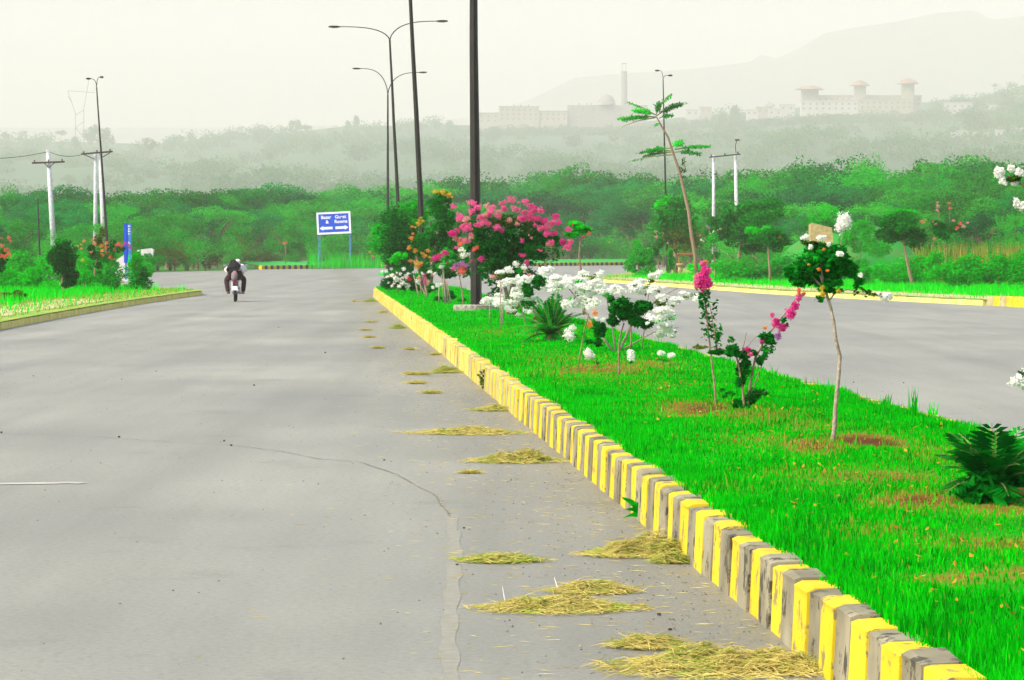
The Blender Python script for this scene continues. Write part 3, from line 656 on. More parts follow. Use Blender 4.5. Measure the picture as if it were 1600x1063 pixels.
plant('low_flower', 'low pair of white blooms lying near the right edge of the lawn', 'flower', 37, [([(1035, 572), (1036, 560)], .006, .005), ([(1046, 572), (1048, 560)], .006, .005)], [(1040, 562, 14, 5, 60, 'leaf_mid')], [(1033, 552, 9, 6, 'white', 0), (1049, 555, 9, 6, 'white', 0)], leaf=.04, smat='stem')
plant('pompom_flower', 'brown and white fading bloom on a leaning green stem in front of the palm', 'flower', 38, [([(902, 573), (908, 545), (913, 515), (920, 490)], .012, .008)], [(912, 525, 8, 14, 40), (925, 500, 10, 12, 50), (905, 500, 14, 12, 60, 'leaf_mid')],
  [(930, 488, 7, 8, 'orange', 0), (923, 508, 9, 8, 'orange', 0), (890, 523, 12, 12, 'white', 0), (930, 500, 7, 6, 'white', 0), (895, 512, 8, 6, 'white', 0), (922, 470, 8, 5, 'white', 0)], leaf=.05, smat='stem')
# white crepe myrtles
def white_bush(label, Y, stems, blobs, dens, leafn):
    fl = []
    for (px, py, rx, ry, k) in blobs:
        for _ in range(k):
            a = random.uniform(0, 6.28); q = math.sqrt(random.random())
            s = random.uniform(5, 10.5)
            fl.append((px + rx * q * math.cos(a), py + ry * q * math.sin(a), s * random.uniform(1, 1.5), s * random.uniform(.6, .9), 'white', random.uniform(-.6, .5)))
    return plant('crepe_myrtle_bush', label, 'bush', Y, stems, [(px, py, rx * 1.05, ry * .95, int(leafn * k), random.choice(['leaf_olive', 'leaf_mid', 'leaf_dark'])) for (px, py, rx, ry, k) in blobs], fl, cmat='leaf_mid', leaf=.05, smat='bark_grey', fdens=.8, petal=.24)
white_bush('wide airy bush covered in white blossom sprays behind the lollipop shrub', 42, [([(960, 553), (930, 510), (900, 465), (880, 440)], .02, .006), ([(965, 553), (990, 500), (1030, 465), (1060, 450)], .02, .006), ([(962, 553), (955, 500), (945, 450)], .015, .006), ([(975, 545), (1020, 520), (1060, 512)], .012, .004)],
  [(890, 445, 38, 13, 26), (935, 455, 36, 14, 24), (905, 470, 30, 14, 14), (1010, 450, 28, 12, 12), (1040, 475, 26, 14, 14), (1035, 500, 32, 14, 14), (1045, 520, 22, 6, 5), (1080, 462, 16, 8, 5), (925, 432, 22, 8, 8)], 1, 5)
plant('pompom_flower', 'white flower spray standing up in front of the far yellow kerb', 'flower', 42.5, [([(1003, 548), (1008, 500), (1015, 450), (1020, 436)], .008, .004)], [(1018, 440, 8, 6, 30, 'leaf_olive')], [(1018, 430, 9, 6, 'white', 0), (1030, 426, 9, 7, 'white', 0), (1025, 433, 8, 6, 'white', 0)], leaf=.05)
white_bush('compact mass of white blossom beside the dark lamp post foot', 56, [([(822, 510), (815, 480), (800, 450)], .02, .008), ([(785, 516), (784, 470)], .015, .01), ([(842, 505), (830, 470)], .015, .008)],
  [(790, 432, 22, 14, 9), (800, 465, 28, 16, 18), (835, 440, 30, 14, 10), (812, 485, 20, 10, 8), (770, 470, 12, 8, 4), (848, 425, 12, 6, 3)], 1, 4)
plant('standard_bush', 'narrow dark leafed shrub between the white blossom and the palm', 'shrub', 50, [([(838, 525), (836, 500), (833, 480)], .015, .012)], [(833, 452, 20, 26, 620), (845, 440, 14, 12, 160), (826, 475, 12, 12, 120), (815, 425, 8, 8, 60, 'leaf_mid'), (838, 500, 10, 10, 60, 'leaf_olive')], [(806, 412, 8, 7, 'white'), (818, 417, 7, 6, 'white'), (826, 430, 5, 4, 'palepink')], cmat='leaf_dark', leaf=.075)
# rose stems and small flowers in front of the big pink bush
for (bx, by, tx, ty, lab, cols) in [(783, 517, 782, 440, 'thin bare stake just right of the dark lamp post', []), (765, 508, 765, 460, 'slender rose stem with one red bloom at the foot of the lamp post', [(756, 475, 4, 4, 'red')])]:
    Y_ = 1.36 * F / (by - 390); plant('young_rose' if cols else 'garden_stake', lab, 'plant' if cols else 'stake', Y_, [([(bx, by), (tx, ty)], .012, .01)], [], cols, smat='bark_grey')
# palm ---------------------------------------------------------------
def palm(label, px, py, Y, n, L, cat='palm', thick=.014, tilt=(.1, 1.2), cm=('leaf_dark', 'leaf_mid'), wid=.10, zb=.31, fan=None, dens=26):
    b = P(px, py, Y); t = thing('cycad', (b.x, Y, zb), label, cat)
    k_ = 1 if thick < .03 else .45; mb = MB(); mb.lathe((b.x, Y, zb - .04), [(.09 * k_, 0), (.12 * k_, .05), (.10 * k_, .13), (.03 * k_, .18)], 10); mb.build('trunk', M['bark'], t)
    for i in range(n):
        az = 2 * math.pi * i / n * 2.4 + random.uniform(-.2, .2); el = random.uniform(*tilt); l = L * random.uniform(.75, 1.1)
        pts = []; d = Vector((math.cos(az) * math.sin(el), math.sin(az) * math.sin(el), math.cos(el))); p = Vector((b.x, Y, zb + .12))
        for k in range(9):
            pts.append(p.copy()); p = p + d * l / 8; d = (d + Vector((0, 0, -.10 - .05 * el))).normalized()
        fr = MB(); fr.tube(pts, [.007 * (1 - k / 10) for k in range(9)], 4, 1)
        side = d.cross(Vector((0, 0, 1)));
        if side.length < .1: side = Vector((1, 0, 0))
        side.normalize(); q = []
        for k in range(dens * 2):
            u = .08 + .92 * (k // 2) / dens; sgn = 1 if k % 2 else -1
            i0 = min(7, int(u * 8)); c = pts[i0].lerp(pts[i0 + 1], u * 8 - i0); ax = (pts[i0 + 1] - pts[i0]).normalized()
            ll = wid * (math.sin(min(1, u * 1.05) * math.pi) ** .5 + .15) * l * 2
            e = c + side * sgn * ll * .85 + ax * ll * .45 + Vector((0, 0, -.15 * ll + random.uniform(-.1, .1) * ll)); m_ = c.lerp(e, .5)
            up = ax * l * thick
            q += [tuple(c - up * .5), tuple(m_ - up), tuple(e), tuple(m_ + up)]
        fr.quads(np.array(q)); fr.build('frond', [M[random.choice(cm)], M['stem']], t)
    return t
palm('spiky sago palm with arching dark fronds on the lawn left of the white bush', 862, 540, 46, 44, .62, tilt=(.1, 1.35), thick=.022, cm=('leaf_dark', 'leaf_dark', 'leaf_mid'))
t = palm('dark leafy palm clump at the right edge of the lawn near the camera', 1553, 795, 16.7, 38, .36, thick=.04, dens=13, tilt=(.2, 1.5), wid=.20, zb=.30, cm=('leaf_dark', 'leaf_dark', 'leaf_mid'))

mb = MB(); foliage(mb, P(1553, 768, 16.6), (.22, .2, .13), 520, .09, k=9, cr=.45); foliage(mb, P(1562, 745, 16.8), (.2, .2, .10), 300, .09, k=8, cr=.45); mb.build('low_leaves', M['leaf_dark'], t)
# big pink crepe myrtle -------------------------------------------------
Y = 64
fl = []
for (px, py, r_, m_) in [(708, 322, 7, 'pink'), (718, 338, 8, 'pink'), (737, 318, 9, 'pink'), (745, 325, 8, 'pink'), (737, 330, 7, 'pink'), (718, 342, 9, 'pink'), (732, 357, 9, 'pink'), (707, 366, 9, 'magenta'), (748, 350, 9, 'pink'), (756, 345, 7, 'pink'), (760, 322, 6, 'palepink'), (768, 330, 7, 'pink'), (778, 336, 7, 'pink'), (786, 318, 7, 'pink'), (776, 355, 8, 'pink'), (783, 360, 6, 'magenta'), (800, 312, 8, 'pink'), (806, 328, 8, 'pink'), (815, 340, 8, 'pink'), (822, 315, 7, 'pink'), (833, 326, 8, 'magenta'), (845, 328, 8, 'pink'), (838, 342, 9, 'magenta'), (850, 345, 8, 'magenta'), (862, 348, 8, 'pink'), (868, 340, 8, 'magenta'), (856, 366, 9, 'pink'), (866, 364, 7, 'magenta'), (880, 378, 8, 'magenta'), (886, 386, 8, 'pink'), (861, 378, 6, 'pink'), (816, 376, 5, 'magenta'), (842, 392, 4, 'pink'), (815, 400, 6, 'magenta'), (823, 410, 6, 'magenta'), (795, 345, 6, 'palepink'), (808, 350, 6, 'palepink'), (830, 372, 4, 'palepink'), (758, 335, 6, 'palepink'), (735, 372, 5, 'palepink'), (720, 382, 6, 'coral'), (742, 388, 7, 'coral'), (726, 345, 6, 'palepink')]:
    fl.append((px, py, r_ * 1.05, r_ * .8, m_, -1.0 * random.uniform(.4, 1.2))); fl.append((px + random.uniform(-5, 5), py + random.uniform(-5, 4), r_ * .6, r_ * .55, m_, -1.0))
for _ in range(52):
    a_ = random.uniform(2.9, 6.5) if random.random() < .8 else random.uniform(0, 6.28); k_ = random.uniform(.62, 1.08)
    x_, y_ = 797 + 90 * k_ * math.cos(a_), 378 + 58 * k_ * math.sin(a_); r_ = random.uniform(4, 8)
    fl.append((x_, y_, r_ * 1.1, r_ * .8, random.choice(['pink', 'pink', 'palepink', 'magenta', 'pink']), -.9))
plant('crepe_myrtle_tree', 'large spreading crepe myrtle laden with pink blossom in front of the thickest lamp post', 'tree', Y,
  [([(795, 494), (792, 460), (780, 420), (755, 380)], .05, .015, 1), ([(800, 494), (802, 450), (815, 410), (840, 375)], .045, .015, 1), ([(797, 494), (800, 430), (800, 370)], .04, .015, 1), ([(802, 494), (830, 430), (868, 395)], .03, .01, 1)],
  [(790, 395, 62, 52, 3200), (835, 385, 48, 40, 2000), (755, 380, 40, 38, 1300), (800, 350, 60, 24, 1200, 'leaf_olive'), (730, 350, 28, 26, 420, 'leaf_mid'), (800, 430, 46, 24, 1000), (868, 378, 22, 14, 260), (775, 462, 22, 18, 260, 'leaf_dark')],
  fl, cmat='leaf_dark', leaf=.085, stemname='trunk', depth=.7, fdens=.8, petal=.24)
# rose like shrubs left of the lamp post
def flist(cols, pts, dy=-.3): return [(x, y, r_, r_ * .85, random.choice(cols) if not isinstance(cols, str) else cols, dy * random.uniform(.5, 1.2)) for (x, y, r_) in pts]
plant('crepe_myrtle_bush', 'bush with magenta and white bloom clusters left of the lamp post', 'bush', 72, [([(748, 484), (742, 450), (730, 420)], .02, .01), ([(725, 484), (722, 455), (716, 425)], .02, .01)],
  [(735, 412, 36, 26, 700, 'leaf_mid'), (712, 405, 20, 18, 240, 'leaf_dark'), (757, 425, 16, 18, 260, 'leaf_dark')],
  flist('magenta', [(751, 392, 8), (757, 405, 9), (745, 411, 8), (762, 408, 8), (750, 415, 6), (755, 398, 6)]) + flist(['mauve', 'pink'], [(713, 416, 8), (722, 412, 8), (730, 415, 6), (708, 420, 6)]) + flist('coral', [(722, 424, 9), (724, 418, 7)]) + flist('white', [(722, 390, 8), (730, 395, 9), (724, 400, 7), (738, 400, 6)]) + flist('orange', [(745, 386, 6), (718, 378, 5)]), leaf=.085)
plant('rose_bush', 'tall thin stems carrying two magenta blooms with small white flowers below', 'bush', 78, [([(697, 473), (694, 440), (692, 415)], .03, .02), ([(700, 477), (697, 440)], .02, .015), ([(686, 473), (686, 445)], .02, .015), ([(704, 474), (700, 448)], .015, .012), ([(694, 474), (690, 430)], .015, .012)],
  [(692, 412, 16, 14, 200, 'leaf_mid'), (700, 395, 14, 12, 120, 'leaf_mid')],
  flist('magenta', [(680, 404, 8), (687, 401, 8), (696, 396, 8), (699, 411, 4)]) + flist('white', [(690, 417, 6), (683, 446, 6), (676, 450, 5), (690, 444, 4), (672, 425, 6), (680, 428, 5)]) + flist('palepink', [(676, 430, 5), (699, 442, 4)]), leaf=.08, smat='bark_grey')
plant('low_bush', 'low dark green cushion shrub between rose stems and lamp post', 'bush', 80, [([(700, 472), (700, 462)], .02, .02)], [(708, 460, 18, 10, 500, 'leaf_dark'), (690, 468, 14, 8, 260, 'leaf_dark'), (722, 472, 14, 8, 260, 'leaf_mid')], [], leaf=.07)
plant('rose_bush', 'leaning pale stems with pink and white blooms beside the leafy lamp post', 'bush', 88, [([(668, 465), (664, 445), (660, 432)], .03, .02), ([(654, 464), (650, 445), (646, 430)], .02, .015), ([(668, 466), (658, 448), (652, 436)], .02, .015)],
  [(655, 430, 12, 10, 160, 'leaf_mid'), (672, 448, 14, 12, 300, 'leaf_dark')], flist('magenta', [(663, 430, 4), (664, 437, 5), (664, 443, 5)]) + flist(['white', 'palepink'], [(656, 435, 6), (653, 438, 5), (660, 428, 4)]), leaf=.08, smat='bark_grey')
plant('rose_bush', 'rounded white rose bush with one red bloom at the tip of the median', 'rose bush', 100, [([(622, 458), (620, 445)], .03, .02), ([(632, 458), (634, 445)], .03, .02)],
  [(618, 442, 26, 17, 1000, 'leaf_dark'), (604, 440, 16, 16, 500, 'leaf_forest2'), (638, 440, 22, 18, 600, 'leaf_dark'), (612, 424, 16, 8, 200, 'leaf_mid'), (655, 450, 16, 10, 300, 'leaf_dark')],
  flist('white', [(597, 424, 4), (604, 424, 4), (612, 430, 5), (617, 435, 6), (606, 433, 4), (622, 438, 6), (628, 442, 6), (616, 442, 4), (631, 420, 5), (626, 428, 4), (638, 428, 4), (635, 446, 7), (624, 448, 5), (613, 447, 4), (629, 434, 4), (607, 442, 3), (620, 426, 3)]) + flist('red', [(639, 436, 5)]) + flist('yellowf', [(596, 415, 2.5), (602, 415, 2.5)]) + flist('coral', [(627, 404, 3)]), leaf=.09, depth=.6, petal=.28)
plant('flowering_shrub', 'tall loose shrub with orange and yellow flower sprays left of the leaning lamp post', 'shrub', 96, [([(660, 462), (655, 430), (650, 400)], .04, .02), ([(664, 462), (664, 420), (662, 380)], .04, .02)],
  [(655, 400, 22, 34, 700, 'leaf_mid'), (660, 365, 16, 26, 420, 'leaf_mid'), (625, 405, 24, 14, 380, 'leaf_bright'), (668, 420, 20, 24, 500, 'leaf_dark'), (650, 385, 14, 30, 160, 'leaf_olive'), (656, 350, 10, 16, 90, 'leaf_yellow')],
  flist('orange', [(643, 372, 6), (640, 386, 5), (648, 392, 6), (637, 390, 4), (650, 410, 6), (655, 415, 6), (642, 408, 5), (652, 418, 5), (645, 366, 4), (658, 411, 5), (660, 396, 4)]) + flist(['yellowf', 'orange'], [(644, 355, 4), (652, 348, 4), (660, 345, 4), (668, 392, 5), (664, 400, 5), (672, 402, 4), (650, 356, 3)]), leaf=.10, depth=.6)
plant('broadleaf_tree', 'leafy tree with a yellow green flowering top hiding the leaning lamp post', 'tree', 98, [([(668, 460), (672, 430), (680, 390), (688, 340)], .14, .04)],
  [(690, 345, 26, 26, 1100, 'leaf_mid'), (685, 385, 32, 34, 1700, 'leaf_dark'), (705, 370, 22, 30, 700, 'leaf_mid'), (680, 315, 20, 14, 340, 'leaf_mid'), (690, 304, 24, 9, 200, 'leaf_yellow'), (686, 312, 24, 16, 700, 'leaf_mid'), (690, 328, 28, 16, 500, 'leaf_mid'), (690, 425, 30, 18, 600, 'leaf_dark')],
  flist('yellowf', [(680, 299, 6), (692, 300, 6), (702, 303, 5), (670, 330, 4), (706, 308, 4)]), leaf=.13, depth=.7, stemname='trunk')
plant('broadleaf_tree', 'dense dark green tree at the far end of the median', 'tree', 113, [([(622, 452), (620, 420), (618, 370)], .12, .05)],
  [(618, 365, 44, 50, 3600, 'leaf_dark'), (596, 375, 32, 38, 1700, 'leaf_mid'), (640, 338, 32, 34, 1500, 'leaf_mid'), (625, 410, 34, 22, 1200, 'leaf_dark'), (640, 385, 26, 34, 1200, 'leaf_dark')], [], leaf=.14, depth=.7, stemname='trunk')
plant('small_tree', 'slim flat topped sapling with few red flowers right of the big pink bush', 'sapling', 66, [([(912, 492), (913, 450), (908, 425), (905, 400), (907, 372)], .03, .015)],
  [(905, 352, 26, 7, 420, 'leaf_bright'), (912, 358, 20, 7, 300, 'leaf_mid'), (890, 368, 12, 7, 100, 'leaf_mid'), (898, 362, 14, 8, 120, 'leaf_mid')], flist(['coral', 'red'], [(921, 365, 5), (912, 370, 4), (895, 351, 3)]) + flist('yellowf', [(888, 375, 3), (952, 379, 2)]), leaf=.09, depth=.8, stemname='trunk')
# edge of frame: bush whose sprays enter from the right
plant('crepe_myrtle_bush', 'near bush out of frame on the right whose white sprays reach into the picture', 'bush', 15.5,
  [([(1700, 838), (1690, 700), (1670, 500), (1640, 380), (1600, 290), (1575, 275)], .014, .004, 1), ([(1700, 838), (1690, 680), (1640, 610), (1600, 592)], .012, .004, 1), ([(1672, 500), (1640, 400), (1605, 330), (1592, 320)], .008, .003)],
  [(1590, 280, 20, 10, 26, 'leaf_olive'), (1680, 430, 60, 120, 700, 'leaf_mid'), (1600, 585, 14, 8, 16, 'leaf_olive'), (1700, 620, 50, 80, 300, 'leaf_mid')],
  [(1562, 270, 12, 12, 'white', 0), (1566, 284, 10, 9, 'white', 0), (1580, 264, 8, 8, 'white', 0), (1592, 270, 10, 10, 'white', 0), (1585, 285, 8, 8, 'white', 0), (1590, 316, 9, 11, 'white', 0), (1597, 322, 8, 10, 'white', 0), (1589, 596, 15, 11, 'white', 0), (1600, 588, 14, 14, 'white', 0), (1600, 604, 12, 6, 'white', 0)], leaf=.05, depth=.5, fdens=.8, petal=.3)
# weed by the kerb
g = G(1015, 812, 0); mb = MB()
for i in range(26):
    a = random.uniform(2.4, 6.9); L_ = random.uniform(.10, .26); el = random.uniform(.2, 1.3)
    d = Vector((math.cos(a) * math.sin(el) - .15, -abs(math.sin(a)) * math.sin(el) * .3 - .05, math.cos(el))); p0 = Vector((g.x + .0 + random.uniform(-.05, 0), g.y - .03, .0)); p1 = p0 + d * L_ * .6; p2 = p0 + d * L_ + Vector((0, 0, -.05))
    s_ = d.cross(Vector((0, 1, .3))).normalized() * .016
    mb.add([p0, p1 + s_, p2, p1 - s_], [(0, 1, 2, 3)])
anchor(mb, 'weed', M['leaf_mid'], (g.x, g.y, 0), 'broad leafed green weed growing out of the kerb joint above the thick straw heap', 'weed')
g = G(757, 610, 0); mb = MB(); foliage(mb, (g.x - .03, g.y, .14), (.07, .08, .15), 160, .05, k=6)
anchor(mb, 'weed', M['leaf_olive'], (g.x, g.y, 0), 'upright green weed clinging to the kerb face where the stripes begin', 'weed')
for (px, py, h_, lab) in [(1426, 640, 44, 'tall upright grass tuft on the right edge of the lawn'), (1457, 645, 26, 'shorter upright grass tuft just right of the tall one'), (1385, 630, 22, 'small feathery weed at the right lawn edge behind the sapling')]:
    g = G(px, py, .32); mb = MB(); n = 16; sc = F / g.y
    for i in range(n):
        a = random.uniform(0, 6.28); H_ = h_ / sc * random.uniform(.4, 1); p0 = Vector((g.x + random.uniform(-.04, .04), g.y + random.uniform(-.04, .04), .3)); p1 = p0 + Vector((math.cos(a) * .03, math.sin(a) * .03, H_)); s_ = Vector((.006, 0, 0))
        mb.add([p0 - s_, p0 + s_, p1], [(0, 1, 2)])
    anchor(mb, 'grass_tuft', M['leaf_bright'], (g.x, g.y, .3), lab, 'grass tuft')
# plank by the right edge
g = G(1590, 792, .33); t = thing('timber_plank', (g.x + .1, g.y, .33), 'old brown timber planks lying in the grass at the right edge', 'plank')
mb = MB(); mb.box((g.x + .12, g.y, .355), (.36, .05, .04), 0, .1); mb.build('board', mat('old wood', (.16, .07, .03), (.30, .14, .06), 20, .9, .4), t)
mb = MB(); mb.box((g.x + .14, g.y + .03, .405), (.34, .05, .045), 0, .06); mb.build('board', bpy.data.materials['old wood'], t)

# ------------------------------------------------------------------ lamp posts
def arm_curve(p, dirv, L, H): # from fork outward
    pts = []
    for k in range(11):
        u = k / 10
        pts.append(Vector((p.x, p.y, p.z)) + dirv * (L * u ** 1.5 if u < 1 else L) + Vector((0, 0, H * (1 - (1 - u) ** 2.6))))
    return pts
def lamp(label, bx, by, Y, tx, H, r0, r1, arms, zb, group='dark street lamps', collar=False, head=(.55, .16, .09), knob=False):
    b = P(bx, by, Y); b.z = zb; top = P(tx, HZ - (H - CAMH) / Y * F, Y); lx = top.x - b.x; top = Vector((top.x, Y, zb + H))
    t = thing('street_lamp', (b.x, Y, zb), label, 'street lamp', group)
    mb = MB(); n = 12; mb.tube([Vector((b.x + lx * (i / n) + (random.uniform(-.006, .006) if 0 < i < n else 0), Y, zb + H * i / n)) for i in range(n + 1)], [r0 + (r1 - r0) * (i / n) for i in range(n + 1)], 8)
    mb.build('pole', M['pole_dark'], t)
    mb = MB(); mb.box((b.x, Y, zb + .015), (r0 * 4, r0 * 4, .03)); mb.build('base_plate', M['pole_dark'], t)
    if collar:
        mb = MB(); mb.lathe((b.x, Y, zb - .06), [(.50, 0), (.50, .19), (.48, .21), (.12, .215)], 28); mb.lathe((b.x, Y, zb - .06), [(.12, .215), (.1, .3)], 12); mb.build('footing', M['conc'], t)
    for (az, L, Hh) in arms:
        d = Vector((math.cos(az), math.sin(az), 0)); pts = arm_curve(top, d, L, Hh)
        mb = MB(); k = len(pts); mb.tube(pts, [r1 * .62 + (r1 * .42 - r1 * .62) * i / (k - 1) for i in range(k)], 7); am = mb.build('arm', M['pole_dark'], t, True)
        e = pts[-1]; dd = (pts[-1] - pts[-2]).normalized(); c = e + dd * head[0] * .45
        hb = MB(); rz = math.atan2(d.y, d.x)
        sec = [(-.5, .35, .5), (-.25, .8, .9), (.1, 1, 1), (.4, .8, .7), (.5, .3, .3)]; vs = []; side = Vector((-math.sin(rz), math.cos(rz), 0)); upv = dd.cross(side) * -1
        if upv.z < 0: upv = -upv
        for (u, w_, h_) in sec:
            cc = c + dd * head[0] * u
            for (a_, b_) in ((-1, -.3), (-.6, .6), (.6, .6), (1, -.3), (.6, -.6), (-.6, -.6)): vs.append(tuple(cc + side * a_ * w_ * head[1] / 2 + upv * b_ * h_ * head[2]))
        fs = [tuple(range(6))[::-1], tuple(24 + i for i in range(6))]
        for i in range(4):
            for j in range(6): fs.append((i * 6 + j, i * 6 + (j + 1) % 6, (i + 1) * 6 + (j + 1) % 6, (i + 1) * 6 + j))
        hb.add(vs, fs); lh = hb.build('lamp_head', M['pole_dark'], t)
        gb = MB(); cc = c - upv * head[2] * .62; gb.box(tuple(cc), (head[0] * .5, head[1] * .6, .02), 0, rz); gb.build('lens', M['lamp_glass'], lh, rel=True)
    if knob:
        mb = MB(); a = P(646, 111, Y); mb.tube([a, a + Vector((0, 0, .22))], [.05, .09], 8); mb.build('sensor', M['iron'], t)
    return t
lamp('thickest dark street lamp post, standing in a round concrete footing behind the pink bush', 744, 487, 70, 737, 11.6, .125, .06, [(R(178), 2.6, .9), (R(2), 2.6, .9)], .3, collar=True)
lamp('tall leaning dark street lamp post rising out of the leafy tree with yellow top', 664, 456, 103, 636, 11.6, .105, .045, [(R(178), 2.6, .9), (R(2), 2.6, .9)], .3)
lamp('dark twin arm street lamp with its long arms spread highest in view', 628, 440, 150, 609, 11.3, .11, .045, [(R(180), 2.35, .62), (R(0), 2.2, .88)], .15)
lamp('shorter looking vertical twin arm street lamp just left of the long armed one', 606, 425, 210, 606, 11.65, .12, .05, [(R(180), 1.8, 1.7), (R(0), 2.05, 1.45)], .15, knob=True)
lamp('slender dark street lamp on the left verge with two short hooked arms', 171, 425, 190, 151, 11.1, .10, .035, [(R(262) - 1.2, .35, .50), (R(60), .35, .62)], .17, head=(.30, .16, .09))
lamp('thin dark street lamp behind the tall umbrella leafed tree on the right', 1043, 420, 200, 1036, 12.1, .085, .03, [(R(20), .35, .25), (R(160), .25, .55)], .17, head=(.30, .16, .09))
# small traffic islands carrying the two far lamps
for (px, Y) in ((628, 150), (606, 210)):
    c = P(px, 400, Y); mb = MB(); ring = [(c.x + .55 * math.cos(a), Y + 7 * math.sin(a)) for a in np.linspace(0, 2 * math.pi, 25)[:-1]]; mb.prism(ring, -.01, .155); o = mb.build('traffic_island', M['bankg']); o['kind'] = 'structure'
# thin dark post left
b = P(63, 416, 200); t = thing('wooden_post', (b.x, 200, .17), 'thin dark leaning post left of the concrete utility pole', 'post')
mb = MB(); q = P(59, 311, 200); mb.tube([(b.x, 200, .1), (b.x - .05, 200, 1.8), q], [.07, .06, .035], 8); mb.build('shaft', M['pole_dark'], t)

# utility poles
def upole(name, label, shafts, arms, Y, extra=()):
    b = P(shafts[0][0], 420, Y); t = thing(name, (b.x, Y, 0), label, 'utility pole', None)
    for (bx, tx, ty, r0, r1) in shafts:
        a = P(bx, 400, Y); a.z = -.01; c = P(tx, ty, Y); mb = MB(); mb.tube([a, c], [r0, r1], 10); mb.build('shaft', M['pole_conc'], t, True)
    for (x0, y0, x1, y1, w) in arms:
        a = P(x0, y0, Y - .28); c = P(x1, y1, Y - .28); mb = MB(); mb.tube([a, c], w, 4); mb.build('crossarm', M['iron'], t)
        for u in (.08, .5, .92):
            q = a.lerp(c, u); mb = MB(); mb.lathe(tuple(q), [(.03, .03), (.07, .08), (.045, .12), (.07, .16), (.02, .22)], 8); mb.build('insulator', M['insul'], t)
    for (x0, y0, x1, y1) in extra:
        a = P(x0, y0, Y - .2); c = P(x1, y1, Y - .2); mb = MB(); mb.tube([a, c], .035, 5); mb.build('brace', M['iron'], t)
    return t
upole('utility_pole', 'single pale concrete utility pole with one dark crossarm on the far left', [(86, 75, 235, .23, .14)], [(50, 255, 101, 253, .09)], 230, [(68, 254, 76, 262), (86, 254, 77, 262)])
upole('utility_pole', 'pair of pale concrete poles joined by one crossarm beside the left street lamp', [(149, 149, 240, .20, .10), (165, 156, 240, .26, .12)], [(127, 241, 176, 237, .09)], 240, [(130, 241, 148, 249), (172, 239, 158, 247)])
upole('utility_pole', 'two pale poles carrying a tilted crossarm above the trees on the right', [(1115, 1115, 243, .15, .11), (1153, 1149, 240, .20, .12)], [(1108, 246, 1157, 241, .07)], 250, [(1115, 272, 1120, 273)])
a = P(1150, 240, 250); t = thing('security_lamp', (a.x, 250, a.z), 'small hooked lamp bracket on top of the right utility poles', 'lamp'); mb = MB(); mb.tube([a, P(1149, 228, 250), P(1151, 220, 250)], .03, 6); mb.build('bracket', M['iron'], t)
mb = MB(); mb.box(tuple(P(1152, 219, 250)), (.35, .2, .12)); mb.build('lamp_head', M['iron'], t)
def wire(pts, label):
    a = pts[0]; q = []
    for (p0, p1) in zip(pts[:-1], pts[1:]):
        for k in range(12): u = k / 12; v = p0.lerp(p1, u); v.z -= 4 * u * (1 - u) * .25; q.append(v)
    q.append(pts[-1]); mb = MB(); mb.tube(q, .022, 5); return anchor(mb, 'overhead_wire', M['iron'], tuple(a), label, 'wire')
wire([P(-60, 246, 215), P(76, 237, 230)], 'thin wire running left from the top of the single concrete pole')
wire([P(76, 237, 230), P(130, 241, 239.7)], 'thin wire between the single concrete pole and the paired poles')

# ------------------------------------------------------------------ signs
def text_mesh(s, size, name, m, parent, mtx):
    cu = bpy.data.curves.new(name, 'FONT'); cu.body = s; cu.size = size; cu.extrude = .006; cu.align_x = 'CENTER'; cu.align_y = 'CENTER'; cu.offset = size * .028
    o = bpy.data.objects.new(name, cu); COL.objects.link(o)
    dg = bpy.context.evaluated_depsgraph_get(); me = bpy.data.meshes.new_from_object(o.evaluated_get(dg)); bpy.data.objects.remove(o)
    me.transform(mtx); me.materials.clear(); me.materials.append(m); n = bpy.data.objects.new(name, me); COL.objects.link(n); n.parent = parent; return n
Y = 274
tl, tr_, bl, br = P(494, 332.5, Y), P(547, 330, Y), P(496, 367, Y), P(549, 365, Y)
c0 = (tl + tr_ + bl + br) / 4; W = (tr_ - tl).length; H = (tl - bl).length; tilt = math.atan2(tr_.z - tl.z, tr_.x - tl.x)
t = thing('direction_sign', (c0.x, Y, .5), 'blue direction sign with white frame and two arrows, on posts across the junction', 'road sign')
ML = Matrix.Translation((0, 0, c0.z - .5)) @ Matrix.Rotation(-tilt, 4, 'Y')
def local(mb): 
    for i in range(len(mb.v)): mb.v[i] = np.array([tuple(ML @ Vector(v)) for v in mb.v[i]])
    return mb
mb = MB(); mb.box((0, 0, 0), (W - .28, .05, H - .28)); pnl = local(mb).build('panel', M['blue'], t, rel=False)
mb = MB(); f_ = .16
mb.box((0, 0, H / 2 - f_ / 2), (W, .09, f_)); mb.box((0, 0, -H / 2 + f_ / 2), (W, .09, f_)); mb.box((-W / 2 + f_ / 2, 0, 0), (f_, .088, H - 2 * f_)); mb.box((W / 2 - f_ / 2, 0, 0), (f_, .088, H - 2 * f_)); local(mb).build('frame', M['signwhite'], t, rel=False)
RX = Matrix.Rotation(math.pi / 2, 4, 'X')
for (s, x, z) in (('Bazar', -.64, .50), ('&', -.56, .10), ('Guest', .60, .50), ('Rooms', .62, .10)):
    text_mesh(s, .39, 'lettering', M['signwhite'], pnl, ML @ Matrix.Translation((x, -.033, z)) @ RX)
for sg in (-1, 1):
    mb = MB(); x0, x1, xt = sg * .12, sg * .92, sg * 1.24; zc = -.42
    pl = [(x0, zc - .11), (x1, zc - .11), (x1, zc - .20), (xt, zc), (x1, zc + .20), (x1, zc + .11), (x0, zc + .11)]
    mb.add([(x, -.034, z) for x, z in pl] + [(x, -.026, z) for x, z in pl], [tuple(range(7)), tuple(range(7, 14))[::-1]] + [(i, i + 7, (i + 1) % 7 + 7, (i + 1) % 7) for i in range(7)])
    local(mb).build('arrow', M['signwhite'], pnl, rel=False)
